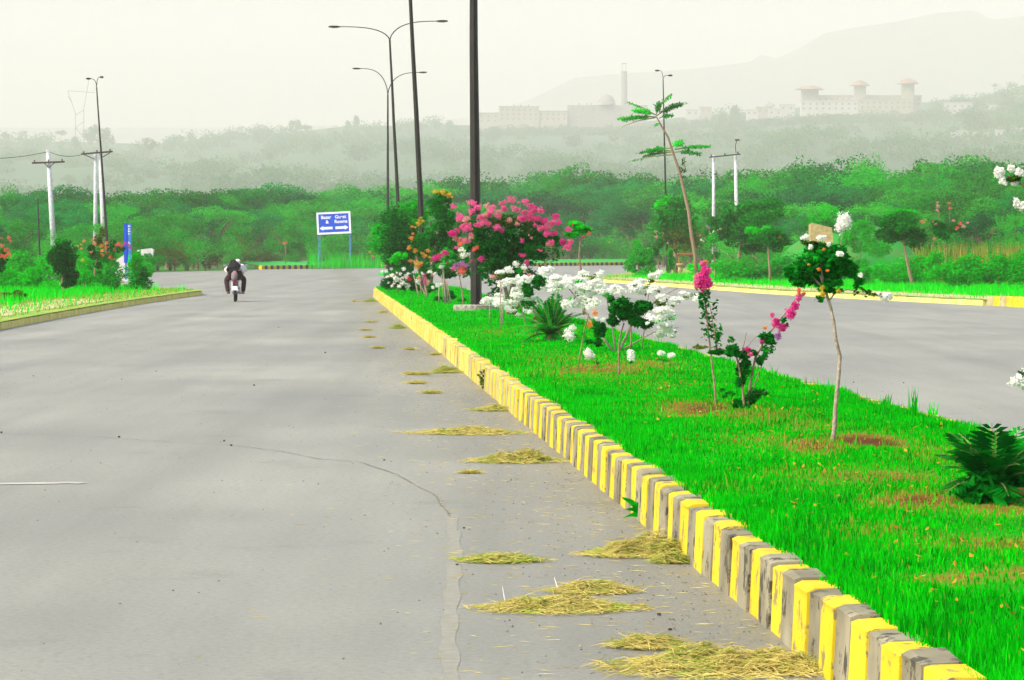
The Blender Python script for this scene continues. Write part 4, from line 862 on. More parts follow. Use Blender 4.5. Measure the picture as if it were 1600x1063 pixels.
for px in (499, 547):
    a = P(px, 380, Y + .12); mb = MB(); mb.box((a.x, Y + .12, (c0.z + .2) / 2), (.17, .10, c0.z - .2)); mb.build('post', M['bluepost'], t)
# narrow blue board by the left verge
Y = 160; a = P(200, 400, Y); t = thing('sign_board', (a.x, Y, .17), 'narrow tall blue sign board seen nearly edge on behind the left verge bushes', 'sign board', rz=R(0))
zt = P(200, 349, Y).z
mb = MB(); mb.box((a.x - .06, Y, (zt + .9) / 2 + .05), (.15, 1.1, zt - 1.0)); mb.build('side_panel', M['blue'], t)
mb = MB(); mb.box((a.x + .12, Y - .35, (zt + .9) / 2 + .05), (.18, .3, zt - 1.05)); fp = mb.build('front_panel', mat('light blue sheet', (.02, .16, .50), (.03, .2, .55), 3, .4), t)
for (z_, h_, w_) in ((.10, .10, .12), (.24, .09, .10), (.36, .10, .13), (.49, .08, .1), (.95, .16, .11)):
    mb = MB(); mb.box((a.x + .12, Y - .506, zt - z_ - .05), (w_, .012, h_ * .35)); mb.box((a.x + .09, Y - .507, zt - z_ - .05), (.03, .012, h_)); mb.build('lettering', M['signwhite'], fp)
for dx in (-.08, .12):
    mb = MB(); mb.box((a.x + dx, Y - .2, .75), (.08, .08, 1.2)); mb.build('post', M['bluepost'], t)
# whitewashed walls
def slab(name, pix, Y, th, label, cat, m='whitewash', rz=0):
    pts = [P(x, y, Y) for x, y in pix]; n = len(pts); c = Vector((sum(p.x for p in pts) / n, Y, min(p.z for p in pts)))
    mb = MB(); mb.add([tuple(p) for p in pts] + [(p.x, p.y + th, p.z) for p in pts], [tuple(range(n)), tuple(range(n, 2 * n))[::-1]] + [(i, i + n, (i + 1) % n + n, (i + 1) % n) for i in range(n)])
    return anchor(mb, name, M[m], tuple(c), label, cat)
slab('low_wall', [(172, 440), (172, 418), (180, 408), (197, 396), (200, 428), (200, 440)], 168, .5, 'sloping end of a whitewashed wall behind the blue sign board', 'wall')
slab('low_wall', [(214, 432), (214, 391), (236, 388), (240, 391), (232, 432)], 205, .6, 'low whitewashed wall among bushes left of the junction', 'wall')
plant('round_bush', 'leafy bush in front of the low whitewashed wall', 'bush', 192, [([(236, 432), (236, 415)], .05, .03, 1)], [(230, 410, 24, 17, 1500, 'leaf_mid'), (218, 415, 20, 20, 800, 'leaf_bright')], [], leaf=.16, zb=.0)
# red bench rail and stone pot
Y = 185; a = P(1082, 420, Y); t = thing('garden_bench', (a.x, Y, .17), 'low bench with a thin red seat rail beside the tall thin tree', 'bench')
zr = P(1080, 396, Y).z
mb = MB(); mb.tube([P(1058, 397, Y), P(1087, 397, Y)], .05, 6); mb.build('seat', M['redrail'], t)
for px in (1061, 1085):
    q = P(px, 400, Y + .1); mb = MB(); mb.box((q.x, q.y, .17 + (zr - .17) / 2), (.08, .08, zr - .17)); mb.build('leg', M['redrail'], t)
Y = 180; a = P(1063, 425, Y); t = thing('stone_planter', (a.x, Y, .17), 'small brown stone planter right of the dark green cypress', 'planter')
mb = MB(); mb.lathe((a.x, Y, .17), [(.12, 0), (.14, .3), (.12, .5), (.22, .62), (.22, .72), (.05, .72)], 12); mb.build('bowl', M['tanstone'], t)
# tan block
slab('stone_block', [(1266, 380), (1267, 351), (1271, 349), (1300, 356), (1302, 380)], 172, 1.2, 'tan rough block on a mound behind the crown of the nearest sapling', 'block', 'tanstone')

# ------------------------------------------------------------------ left verge planting
plant('round_bush', 'dense dark green rounded bush on the left verge under the single utility pole', 'bush', 108, [([(99, 468), (98, 450), (97, 420)], .06, .03, 1), ([(102, 468), (106, 440)], .04, .02, 1)], [(98, 385, 20, 14, 500, 'leaf_mid'), (98, 405, 31, 32, 3000, 'leaf_dark'), (92, 395, 22, 18, 900, 'leaf_mid'), (104, 435, 24, 22, 1200, 'leaf_dark')], [], leaf=.12, zb=.17, stemname='trunk')
plant('flowering_shrub', 'shrub with coral and orange blooms between the paired poles and the blue board', 'shrub', 122, [([(147, 452), (148, 425), (152, 400)], .05, .02, 1), ([(170, 452), (168, 420)], .04, .02, 1)],
  [(150, 395, 22, 16, 700, 'leaf_dark'), (165, 400, 20, 16, 500, 'leaf_mid'), (160, 372, 16, 22, 350, 'leaf_olive'), (185, 388, 18, 14, 400, 'leaf_dark'), (148, 415, 14, 10, 200, 'leaf_dark')],
  flist('orange', [(131, 377, 4), (126, 382, 3), (127, 389, 4), (129, 406, 4), (158, 384, 5), (166, 380, 5), (160, 392, 5), (122, 385, 3)]) + flist('coral', [(145, 374, 4), (148, 381, 5), (142, 394, 4), (160, 398, 5), (168, 395, 5), (172, 402, 5), (176, 405, 4), (184, 382, 6), (180, 390, 5), (165, 388, 5)]) + flist(['coral', 'magenta'], [(183, 385, 5), (189, 384, 5), (195, 380, 5), (203, 388, 5), (201, 382, 4)]), leaf=.12, zb=.17)
plant('round_bush', 'small rounded bright bush below the coral flower shrub', 'bush', 115, [([(168, 462), (168, 445)], .04, .03, 1)], [(168, 438, 20, 22, 1400, 'leaf_mid'), (160, 445, 14, 16, 500, 'leaf_bright'), (178, 450, 16, 12, 500, 'leaf_mid')], [], leaf=.11, zb=.17)
plant('round_bush', 'leafy upright bush at the corner of the left verge beside the blue board', 'bush', 118, [([(215, 460), (216, 440), (214, 410)], .04, .02, 1)], [(213, 412, 16, 30, 1300, 'leaf_bright'), (218, 438, 22, 24, 1500, 'leaf_mid'), (226, 432, 12, 14, 400, 'leaf_dark'), (200, 450, 12, 12, 300, 'leaf_mid')], flist('orange', [(193, 443, 3), (199, 461, 3)]), leaf=.11, zb=.17)
plant('heather_mound', 'low brownish mound shrub at the far left edge of the verge', 'bush', 92, [([(20, 470), (20, 462)], .04, .03, 1)], [(22, 462, 28, 9, 1100, 'leaf_olive'), (30, 464, 20, 7, 300, 'leaf_dark'), (8, 462, 22, 8, 400, 'reed')], [], leaf=.07, zb=.17)
plant('flowering_shrub', 'tall shrub with coral pink blooms cut by the left edge of the picture', 'shrub', 100, [([(-4, 466), (-4, 420), (0, 395)], .05, .02, 1)], [(-6, 415, 20, 30, 900, 'leaf_dark'), (2, 400, 12, 16, 200, 'leaf_olive')], flist('coral', [(13, 371, 5), (16, 376, 4), (2, 372, 3), (3, 384, 5), (10, 391, 6), (14, 396, 5), (8, 401, 6), (16, 400, 4), (2, 400, 5)]), leaf=.12, zb=.17)
def mound(name, label, Y, blobs, cm, leaf=.16, group=None, zb=.1, dens=1.0):
    return plant(name, label, 'bush', Y, [([(blobs[0][0], 450), (blobs[0][0], blobs[0][1])], .04, .02, 1)], [(x, y, rx, ry, int(rx * ry * 2.2 * dens) + 80, cm if isinstance(cm, str) else random.choice(cm)) for (x, y, rx, ry) in blobs], [], leaf=leaf, group=group, zb=zb)
mound('grassy_shrub', 'dense green shrub belt behind the flowering shrubs of the left verge', 150, [(30, 420, 44, 30), (90, 415, 40, 34), (130, 420, 40, 32), (175, 425, 30, 26), (222, 425, 26, 24), (-20, 415, 40, 36)], ['leaf_mid', 'leaf_bright'], .16, zb=.1)
mound('grassy_shrub', 'bright green feathery shrub mass left of the dark round bush', 112, [(40, 440, 44, 28), (72, 448, 34, 20), (12, 436, 34, 28), (50, 428, 26, 20)], 'leaf_bright', .10, zb=.17)
mound('grassy_shrub', 'bright green tall grass mass between the dark round bush and the coral shrub', 116, [(132, 440, 22, 28), (145, 446, 20, 20), (122, 450, 18, 18)], 'leaf_bright', .10, zb=.17)

# ------------------------------------------------------------------ right verge planting
plant('umbrella_tree', 'small umbrella crowned tree with a dark leaning trunk on the right verge', 'tree', 126, [([(1426, 451), (1421, 425), (1415, 395), (1410, 370)], .075, .04, 1)],
  [(1410, 350, 42, 22, 2600, 'leaf_mid'), (1398, 362, 32, 22, 1400, 'leaf_dark'), (1425, 368, 30, 20, 1300, 'leaf_dark'), (1410, 335, 30, 10, 700, 'leaf_bright')], [], leaf=.13, zb=.17, stemname='trunk')
plant('crepe_myrtle_sapling', 'slim dark crepe myrtle with pale pink sprays right of the umbrella crowned tree', 'sapling', 128, [([(1479, 449), (1478, 410), (1476, 380)], .035, .02, 1), ([(1470, 365), (1465, 325)], .015, .008), ([(1485, 360), (1483, 325)], .015, .008)],
  [(1478, 362, 26, 18, 1100, 'leaf_dark'), (1462, 350, 16, 10, 200, 'leaf_dark'), (1500, 355, 16, 12, 260, 'leaf_dark')],
  flist(['palepink', 'coral'], [(1465, 316, 3), (1465, 322, 5), (1465, 329, 4), (1483, 318, 4), (1484, 325, 4), (1441, 347, 5), (1446, 344, 3), (1458, 346, 3), (1462, 350, 4), (1490, 345, 4), (1500, 350, 5), (1506, 354, 5), (1495, 357, 5), (1512, 348, 4), (1460, 373, 4)]), leaf=.11, zb=.17, stemname='trunk')
plant('small_tree', 'rounded bright green tree on a slim bare trunk right of the magenta cone', 'tree', 138, [([(1203, 444), (1202, 415), (1200, 385)], .06, .035, 1)],
  [(1198, 368, 38, 22, 2200, 'leaf_mid'), (1185, 360, 26, 14, 800, 'leaf_bright'), (1212, 378, 26, 16, 900, 'leaf_dark')], flist('yellowf', [(1218, 371, 4)]), leaf=.14, zb=.17, stemname='trunk')
plant('broadleaf_tree', 'taller dark leafed tree just behind the rounded bright green tree', 'tree', 165, [([(1150, 436), (1155, 400), (1165, 350)], .12, .06, 1)],
  [(1165, 340, 52, 32, 3600, 'leaf_mid'), (1140, 355, 34, 26, 1500, 'leaf_dark'), (1118, 352, 26, 24, 1000, 'leaf_mid'), (1195, 330, 36, 26, 1600, 'leaf_mid'), (1170, 375, 48, 26, 1800, 'leaf_dark')], [], leaf=.19, zb=.17, stemname='trunk')
plant('broadleaf_tree', 'leafy tree rising behind the tan block', 'tree', 190, [([(1290, 425), (1290, 380), (1290, 340)], .1, .05, 1)], [(1290, 335, 32, 24, 1500, 'leaf_bright'), (1275, 350, 26, 18, 900, 'leaf_mid'), (1310, 345, 26, 20, 900, 'leaf_mid')], [], leaf=.2, zb=.17, stemname='trunk')
plant('broadleaf_tree', 'broad round headed olive green tree behind the tall thin tree', 'tree', 193, [([(1055, 423), (1055, 390), (1055, 350)], .16, .08, 1)],
  [(1052, 345, 44, 44, 4200, 'leaf_mid'), (1065, 370, 40, 30, 2200, 'leaf_olive'), (1040, 325, 28, 22, 1200, 'leaf_bright')], flist(['palepink', 'coral'], [(1036, 368, 3), (1055, 360, 2.5)]), leaf=.22, zb=.1, stemname='trunk')
plant('conifer_bush', 'bushy green conifer at the tip of the right verge', 'conifer', 178, [([(998, 432), (998, 400)], .06, .03, 1)], [(998, 395, 18, 26, 1500, 'leaf_bright'), (990, 412, 18, 20, 1000, 'leaf_mid'), (1012, 410, 18, 24, 1100, 'leaf_mid'), (1000, 425, 28, 8, 500, 'leaf_mid')], flist('yellowf', [(980, 427, 3), (1012, 388, 2)]), leaf=.15, zb=.1)
plant('cypress_bush', 'slim clipped cypress beside the bushy conifer', 'conifer', 174, [([(1047, 433), (1047, 420)], .04, .03, 1)], [(1048, 410, 9, 22, 1300, 'leaf_mid'), (1046, 395, 6, 10, 300, 'leaf_bright')], [], leaf=.10, zb=.12)
plant('flowering_shrub', 'thin shrub with pale pink and mauve sprays between conifer and round headed tree', 'shrub', 182, [([(1030, 430), (1028, 390), (1026, 365)], .04, .02, 1)], [(1026, 385, 18, 20, 700, 'leaf_dark')], flist(['mauve', 'palepink'], [(1025, 362, 3), (1025, 370, 4), (1036, 365, 2.5), (1032, 378, 3), (1043, 380, 3), (1045, 375, 2)]), leaf=.14, zb=.15)
plant('crepe_myrtle_sapling', 'airy sapling with pale and mauve flowers just above the magenta cone', 'sapling', 150, [([(1118, 440), (1117, 410), (1115, 380), (1108, 360)], .05, .015, 1), ([(1115, 385), (1100, 372), (1088, 368)], .015, .01)],
  [(1108, 375, 22, 16, 350, 'leaf_mid'), (1118, 400, 12, 12, 120, 'leaf_dark')], flist(['mauve'], [(1107, 356, 4), (1112, 390, 3), (1119, 391, 4), (1105, 353, 3)]) + flist(['palepink', 'white'], [(1094, 368, 2.5), (1096, 375, 3), (1100, 377, 3), (1116, 372, 2.5), (1092, 385, 2), (1125, 358, 3), (1115, 362, 3), (1110, 366, 2.5), (1121, 360, 2.5)]), leaf=.13, zb=.17)
# tall thin tree with layered umbrella fronds
Y = 175; sc = F / Y
b = P(1088, 432, Y); t = thing('layered_tree', (b.x, Y, .17), 'tall thin curved tree with two flat layers of feathery fronds against the haze', 'tree')
tp = [P(x, y, Y) for x, y in [(1089, 434), (1086, 400), (1080, 365), (1076, 330), (1068, 295), (1062, 270), (1052, 240), (1044, 215), (1034, 198), (1026, 183)]]; tp[0].z = .1
mb = MB(); mb.tube(tp, [.11, .105, .10, .095, .09, .08, .065, .055, .045, .035], 8); mb.build('trunk', M['bark'], t, True)
def frond(x0, y0, x1, y1, w, cm, sag=0, n=300):
    a = P(x0, y0, Y); c = P(x1, y1, Y + random.uniform(-1, 1)); m_ = (a + c) / 2 + Vector((0, 0, sag)); pts = [a, a.lerp(m_, .6), m_, m_.lerp(c, .6), c]
    mb = MB(); mb.tube(pts, [.035, .03, .025, .02, .01], 5, 1); q = along(pts[1:], max(n, 1))[:n].reshape(-1, 3); q[:, 1] += RNG.normal(0, .2, n); q[:, 2] += RNG.normal(0, w * .55, n) - .03; q[:, 0] += RNG.normal(0, .08, n)
    if n: mb.quads(leaves(q, .20, None, .45, .35, 2.0))
    mb.build('frond', [M[cm], M['stem']], t)
for (x0, y0, x1, y1, w, n) in [(1026, 183, 975, 186, .10, 260), (1026, 183, 968, 185, .07, 120), (1026, 180, 990, 172, .11, 260), (1024, 180, 982, 160, .035, 60), (1026, 178, 1030, 160, .16, 160), (1026, 181, 1062, 162, .11, 360), (1030, 176, 1070, 160, .05, 90), (1027, 172, 1050, 146, .05, 60), (1024, 184, 972, 198, .012, 0), (1030, 185, 1050, 180, .10, 80), (1034, 195, 1022, 196, .10, 24),
     (1050, 232, 1010, 236, .10, 240), (1050, 236, 998, 238, .06, 90), (1050, 230, 1066, 222, .14, 200), (1054, 234, 1108, 228, .09, 300), (1054, 238, 1094, 240, .09, 200), (1050, 242, 984, 252, .02, 26), (1050, 238, 1005, 244, .05, 120)]:
    frond(x0, y0, x1, y1, w, random.choice(['leaf_mid', 'leaf_bright', 'leaf_mid']), .08, n)
mb = MB(); foliage(mb, P(1068, 268, Y), (.25, .3, .8), 60, .2); mb.build('crown', M['leaf_olive'], t)
# mounds, reeds
mound('green_mound_shrub', 'large bright green rounded shrub mass at the right edge of the verge', 118, [(1560, 422, 56, 32), (1610, 415, 46, 34), (1510, 425, 44, 30), (1660, 415, 46, 34), (1480, 428, 32, 24)], 'leaf_bright', .12, zb=.17)
mound('green_mound_shrub', 'bright green low shrub mass around the umbrella tree trunk', 130, [(1400, 425, 46, 26), (1440, 420, 40, 30), (1362, 430, 36, 20), (1460, 412, 30, 24)], 'leaf_bright', .12, zb=.17)
mound('green_mound_shrub', 'bright green low shrub mass between the slim trunks left of the tan block', 146, [(1230, 420, 50, 24), (1150, 422, 46, 20), (1275, 415, 42, 26), (1185, 428, 46, 16), (1322, 418, 40, 28)], ['leaf_bright', 'leaf_mid'], .15, zb=.17)
mound('green_mound_shrub', 'small bright green shrub mass behind the clipped cypress', 176, [(1085, 422, 26, 12), (1125, 425, 34, 12)], ['leaf_bright'], .16, zb=.12)
# earthen hummock
hm = MB(); cpt = P(1345, 395, 185); nn = 22
vs = []; 
for i in range(nn):
    for j in range(nn):
        u, v = -1 + 2 * i / (nn - 1), -1 + 2 * j / (nn - 1); r2 = u * u + v * v
        vs.append((cpt.x + u * 5.0, 190 + v * 7, -.05 + 2.95 * max(0, 1 - r2) ** .8 * (1 + .12 * math.sin(u * 7 + v * 5)) + random.uniform(0, .08)))
hm.add(vs, [(i * nn + j, (i + 1) * nn + j, (i + 1) * nn + j + 1, i * nn + j + 1) for i in range(nn - 1) for j in range(nn - 1)])
o = hm.build('earth_hummock', mat('hummock soil', (.01, .24, .02), (.08, .16, .03), .5, 1, .3, lo=.5, hi=.7), smooth=True); o['kind'] = 'structure'
mound('hummock_shrub', 'green creeper covering the earthen hummock behind the umbrella tree', 182, [(1345, 362, 32, 26), (1368, 385, 34, 26), (1322, 385, 26, 26), (1385, 360, 20, 20)], ['leaf_mid', 'leaf_bright'], .18, dens=.7)
def reeds(x0, x1, ytop, ybase, Y, n, label, cm='reed'):
    xs = RNG.uniform(x0, x1, n); Ys_ = Y + RNG.uniform(0, 8, n); X = (xs - CX) / F * Ys_; h = ((HZ - (ytop + RNG.uniform(-4, 24, n))) / F * Ys_ + CAMH - .1) ; z = np.full(n, .05)
    o = blades_mesh('reeds', X, Ys_, z, np.maximum(h, .3), np.full(n, .04), [M[cm], M['leaf_mid']], (RNG.random(n) < .45).astype(int), .12); tag(o, label, 'reeds', None, 'stuff')
reeds(1430, 1660, 375, 440, 134, 2600, 'tall tan and green reeds behind the right verge shrubs')
reeds(480, 600, 392, 408, 272, 1200, 'tall grass stalks around the foot of the blue direction sign', 'leaf_bright')
plant('wild_poppy', 'lone coral bloom on a thin stem left of the blue direction sign', 'flower', 273, [([(446, 412), (446, 382)], .04, .03)], [], flist('coral', [(443, 380, 4), (447, 379, 4)], 0), zb=.5)
plant('wild_poppy', 'small coral bloom right of the blue direction sign above the far kerb', 'flower', 278, [([(583, 412), (583, 400)], .04, .03)], [], flist('coral', [(578, 394, 4), (588, 395, 4), (583, 401, 4)], 0), zb=.5)
# ------------------------------------------------------------------ forest across the junction
def tree_proto(kind, leafn, size, m):
    mb = MB()
    if kind == 0:   # broad, flat topped acacia
        foliage(mb, (0, 0, .66), (.62, .62, .26), leafn, size, k=26, cr=.30, shell=.4, flat=.75)
        foliage(mb, (0, 0, .80), (.45, .45, .14), leafn // 3, size, k=12, cr=.3, shell=.3)
    elif kind == 1: # rounded
        foliage(mb, (0, 0, .60), (.48, .48, .38), leafn, size, k=26, cr=.30, shell=.45)
        foliage(mb, (.05, 0, .78), (.28, .28, .20), leafn // 4, size, k=9, cr=.35, shell=.3)
    elif kind == 2: # irregular, leaning
        foliage(mb, (-.15, 0, .55), (.42, .42, .30), leafn // 2, size, k=16, cr=.32)
        foliage(mb, (.20, .1, .72), (.38, .38, .26), leafn // 2, size, k=16, cr=.32)
        foliage(mb, (.0, 0, .4), (.5, .5, .22), leafn // 3, size, k=14, cr=.32)
    else:           # bush
        foliage(mb, (0, 0, .48), (.70, .60, .46), leafn, size, k=24, cr=.28, shell=.35)
    V = np.concatenate(mb.v); V[:, 2] = np.maximum(V[:, 2], .01); mb.v = [V]
    t = bpy.data.objects.new('x', None)
    cr = mb.build('crown', m)
    tr = MB(); h = .55 if kind < 3 else .35
    tr.tube([(0, 0, -.03), (.01, 0, h * .5), (-.02, 0, h)], [.035, .028, .018], 7)
    for a in (0.4, 2.2, 4.1, 5.3): tr.tube([(-.0, 0, h * .62), (math.cos(a) * .16, math.sin(a) * .16, h * 1.05), (math.cos(a) * .30, math.sin(a) * .30, h * 1.25)], [.018, .012, .006], 5)
    tk = tr.build('trunk', M['bark'])
    return cr, tk
PROT = {}
for kind in range(4):
    for mi_, mm in enumerate(['leaf_forest', 'leaf_forest2', 'leaf_mid'] if kind < 3 else ['leaf_forest', 'leaf_mid', 'leaf_olive']):
        if mi_ == 0: cr, tk = tree_proto(kind, 5200 if kind < 3 else 3200, .030 if kind < 3 else .038, M[mm]); PROT[(kind, 0)] = (cr, tk)
        else:
            c2 = cr.copy(); c2.data = cr.data.copy(); c2.data.materials[0] = M[mm]; COL.objects.link(c2); PROT[(kind, mi_)] = (c2, tk)
used = set()
def put_tree(kind, mi_, x, y, z, w, h, name, label, cat, group):
    cr, tk = PROT[(kind, mi_)]; t = thing(name, (x, y, z), label, cat, group, rz=random.uniform(0, 6.28))
    for src in (cr, tk):
        o = src.copy(); o.name = 'crown' if src is cr else 'trunk'; COL.objects.link(o); o.parent = t
    s = w; t.scale = (s, s, h); return t
def interp(tab, x):
    xs = [a for a, b_ in tab]; return float(np.interp(x, xs, [b_ for a, b_ in tab]))
front = [(-200, 222), (150, 226), (235, 232), (330, 250), (412, 276), (600, 292), (760, 318), (860, 342), (970, 350), (1020, 300), (1100, 250), (1250, 225), (1400, 205), (1700, 190)]
topb = [(-200, 305), (0, 300), (20, 286), (110, 288), (150, 300), (215, 296), (330, 288), (430, 282), (520, 290), (600, 286), (660, 276), (740, 270), (800, 274), (870, 258), (930, 254), (1000, 268), (1060, 268), (1110, 262), (1180, 256), (1260, 246), (1330, 240), (1400, 250), (1480, 240), (1560, 238), (1620, 252), (1800, 250)]
def zone(px, row):
    side = ('behind the left utility poles' if px < 230 else 'left of the blue sign' if px < 470 else 'behind the blue sign' if px < 620 else 'behind the pink bush' if px < 900 else 'behind the tall thin tree' if px < 1110 else 'behind the right pole pair' if px < 1260 else 'behind the tan block' if px < 1460 else 'behind the right reeds')
    return side
KN = ['broad flat topped', 'round headed', 'irregular twin headed']; MN = ['mid green', 'deep green', 'fresh green']
RN = ['in the front row', 'in the second row', 'in mid wood', 'near the back', 'on the hazy back line']
cnt = 0
for row in range(5):
    step = [54, 48, 46, 44, 40][row]
    for px in np.arange(-90, 1720, step):
        px += random.uniform(-16, 16); f0 = interp(front, px); Y = f0 + [14, 34, 62, 95, 130][row] + random.uniform(-7, 7)
        yt = interp(topb, px); ylow = 352 if row == 0 else 352
        k = [0.22, .45, .66, .86, 1.0][row]; ytop = ylow + (yt - ylow) * k + random.uniform(-6, 8)
        if row == 0 and random.random() < .25: continue
        h = (HZ - ytop) / F * Y + CAMH; kind = random.choice([0, 0, 1, 2]); mi_ = random.choices([0, 1, 2], [2, 7, .5] if 640 < px < 1010 and row < 4 else [5, 3 if row > 1 else 5, 2.2])[0]
        w = h * random.uniform(.85, 1.15) if kind != 0 else h * random.uniform(.95, 1.25)
        put_tree(kind, mi_, (px - CX) / F * Y, Y, 0, w, h / .95, 'broadleaf_tree', f'{KN[kind]} {MN[mi_]} tree {RN[row]} {zone(px, row)}', 'tree', 'trees of the wood across the junction'); cnt += 1
for px in np.arange(215, 1000, 26):      # scrub in front
    if 985 > px > 470 and random.random() < .35: continue
    px += random.uniform(-8, 8); Y = interp(front, px) + random.uniform(1, 7); ytop = random.uniform(362, 392) if px > 330 else random.uniform(368, 396)
    h = (HZ - ytop) / F * Y + CAMH; mi_ = random.choices([0, 1, 2], [4, 3, 2])[0]
    put_tree(3, mi_, (px - CX) / F * Y, Y, 0, h * random.uniform(.9, 1.25), h / .95, 'scrub_bush', f'{["mid green", "fresh green", "brownish olive"][mi_]} low scrub bush at the wood edge {zone(px, 0)}', 'bush', 'scrub bushes along the wood edge')
for px in np.arange(-60, 1700, 22):      # undergrowth between the trunks
    px += random.uniform(-9, 9); Y = interp(front, px) + random.uniform(9, 22); ytop = random.uniform(338, 372)
    h = (HZ - ytop) / F * Y + CAMH; mi_ = random.choices([0, 1], [4, 3])[0]
    put_tree(3, mi_, (px - CX) / F * Y, Y, 0, h * random.uniform(1.0, 1.4), h / .95, 'undergrowth_bush', f'{["mid green", "fresh green"][mi_]} tall undergrowth bush between the first trunks {zone(px, 0)}', 'bush', 'undergrowth bushes between the first trunks')
for px in np.arange(1120, 1720, 34):
    px += random.uniform(-8, 8); Y = interp(front, px) + random.uniform(-14, -2); ytop = random.uniform(350, 385)
    h = (HZ - ytop) / F * Y + CAMH; mi_ = random.choices([0, 1, 2], [4, 3, 1.5])[0]
    put_tree(3, mi_, (px - CX) / F * Y, Y, 0, h * random.uniform(.9, 1.2), h / .95, 'scrub_bush', f'{["mid green", "fresh green", "brownish olive"][mi_]} scrub bush before the wood {zone(px, 0)}', 'bush', 'scrub bushes along the wood edge')
for px in np.arange(-60, 230, 30):
    Y = interp(front, px) - 20 + random.uniform(-8, 6); ytop = random.uniform(355, 400); h = (HZ - ytop) / F * Y + CAMH; mi_ = random.choice([0, 1, 0])
    put_tree(3, mi_, (px - CX) / F * Y, Y, 0, h * random.uniform(.9, 1.2), h / .95, 'scrub_bush', f'{["mid green", "fresh green", "brownish olive"][mi_]} scrub bush behind the left verge', 'bush', 'scrub bushes along the wood edge')
for k_, (a_, b_) in PROT.items():
    bpy.data.objects.remove(a_)
for tk in {id(b_): b_ for (a_, b_) in PROT.values()}.values():
    bpy.data.objects.remove(tk)

# ------------------------------------------------------------------ hills
ridge = [(-3000, 250), (-400, 215), (0, 222), (120, 222), (240, 226), (330, 216), (450, 208), (540, 198), (640, 197), (740, 196), (800, 194), (900, 194), (1000, 192), (1060, 184), (1150, 178), (1250, 168), (1400, 164), (1480, 158), (1540, 152), (1600, 132), (1700, 120), (2200, 150), (4500, 250)]
YR = 4600.0; YH = 1500.0
def hill_z(u, Y):
    e = HZ - interp(ridge, u); f = min(1, max(0, (Y - YH) / (YR - YH)))
    ee = -18 + (e + 18) * (f ** .55) ; z = CAMH + Y * ee / F
    z += (10 * math.sin(u * .011 + Y * .004) + 4 * math.sin(u * .029 - Y * .007)) * math.sin(min(1, f * 1.02) * math.pi) * .8 * (1 if f < .55 else max(0, (.8 - f) / .25))
    if Y > YR: z -= (Y - YR) * .09
    return max(z, -.5) if Y < YH + 40 else z
us = np.arange(-3000, 4600, 30); Yh = np.concatenate([np.linspace(YH, 4600, 110), np.linspace(4650, 5500, 10)])
mb = MB(); nu = len(us); mb.add([((u - CX) / F * Y, Y, hill_z(u, Y)) for Y in Yh for u in us], [(i * nu + j, i * nu + j + 1, (i + 1) * nu + j + 1, (i + 1) * nu + j) for i in range(len(Yh) - 1) for j in range(nu - 1)])
o = mb.build('hills', mat('far fields', (.012, .075, .025), (.03, .11, .035), .006, 1, 0, 8), smooth=True); o['kind'] = 'structure'
mt = [(-6000, 170), (-1000, 200), (300, 200), (600, 196), (760, 182), (830, 155), (900, 122), (985, 115), (1080, 109), (1170, 98), (1190, 86), (1212, 92), (1250, 76), (1287, 53), (1330, 45), (1400, 35), (1460, 22), (1520, 17), (1550, 32), (1600, 26), (1800, 60), (2400, 40), (4000, 160), (6500, 190)]
YM = 9800.0; um = np.arange(-1300, 2900, 8); mb = MB(); rows = [6600, 7200, 7900, 8600, 9300, YM, 10200, 10700, 11300]; nu = len(um); vs = []
for Y in rows:
    for u in um:
        e = HZ - interp(mt, u); zt = CAMH + YM * e / F; f = (Y - 6600) / (YM - 6600)
        z = zt * (f ** 1.6 if f <= 1 else max(0, 1 - (f - 1) * 1.3)); z += (26 * math.sin(u * .03 + Y * .01) + 16 * math.sin(u * .07 - Y * .02)) * math.sin(min(1, f) * math.pi)
        vs.append(((u - CX) / F * YM, Y, max(z, -.5)))
mb.add(vs, [(i * nu + j, i * nu + j + 1, (i + 1) * nu + j + 1, (i + 1) * nu + j) for i in range(len(rows) - 1) for j in range(nu - 1)])
o = mb.build('mountain', mat('mountain scrub', (.02, .03, .02), (.06, .06, .045), .01, 1), smooth=True); o['kind'] = 'structure'
# far woodland
mb = MB(); n = 0
for u in np.arange(735, 1480, 5.5):   # belts of trees at the feet of the far buildings
    for Y in ((4120, 4230) if u < 1110 else (3990, 4080)):
        u2 = u + random.uniform(-4, 4); X = (u2 - CX) / F * Y; r_ = random.uniform(5, 11); z = hill_z(u2, Y); foliage(mb, (X, Y, z + r_ * .5), (r_ * 1.2, r_, r_ * .8), 95, 3.2, k=8, cr=.5, shell=.3)
for _ in range(2900):
    Y = 1600 + (YR - 1600) * random.random() ** .9; u = random.uniform(-250, 1850); g_ = math.sin(u * .013 + Y * .0035) + math.sin(u * .021 - Y * .006 + 2)
    if g_ < -.15 and random.random() < .8: continue
    if Y > 3650 and 745 < u < 1110 and random.random() < .9: continue
    if Y > 3600 and 1230 < u < 1460 and random.random() < .9: continue
    X = (u - CX) / F * Y; r_ = random.uniform(7, 17); z = hill_z(u, Y); foliage(mb, (X, Y, z + r_ * .5), (r_ * 1.2, r_ * 1.1, r_ * .75), 110, 3.2, k=8, cr=.5, shell=.3)
tag(mb.build('far_woodland', M['leaf_hill']), 'hazy woodland and hedges scattered over the far hillsides', 'woodland', None, 'stuff')
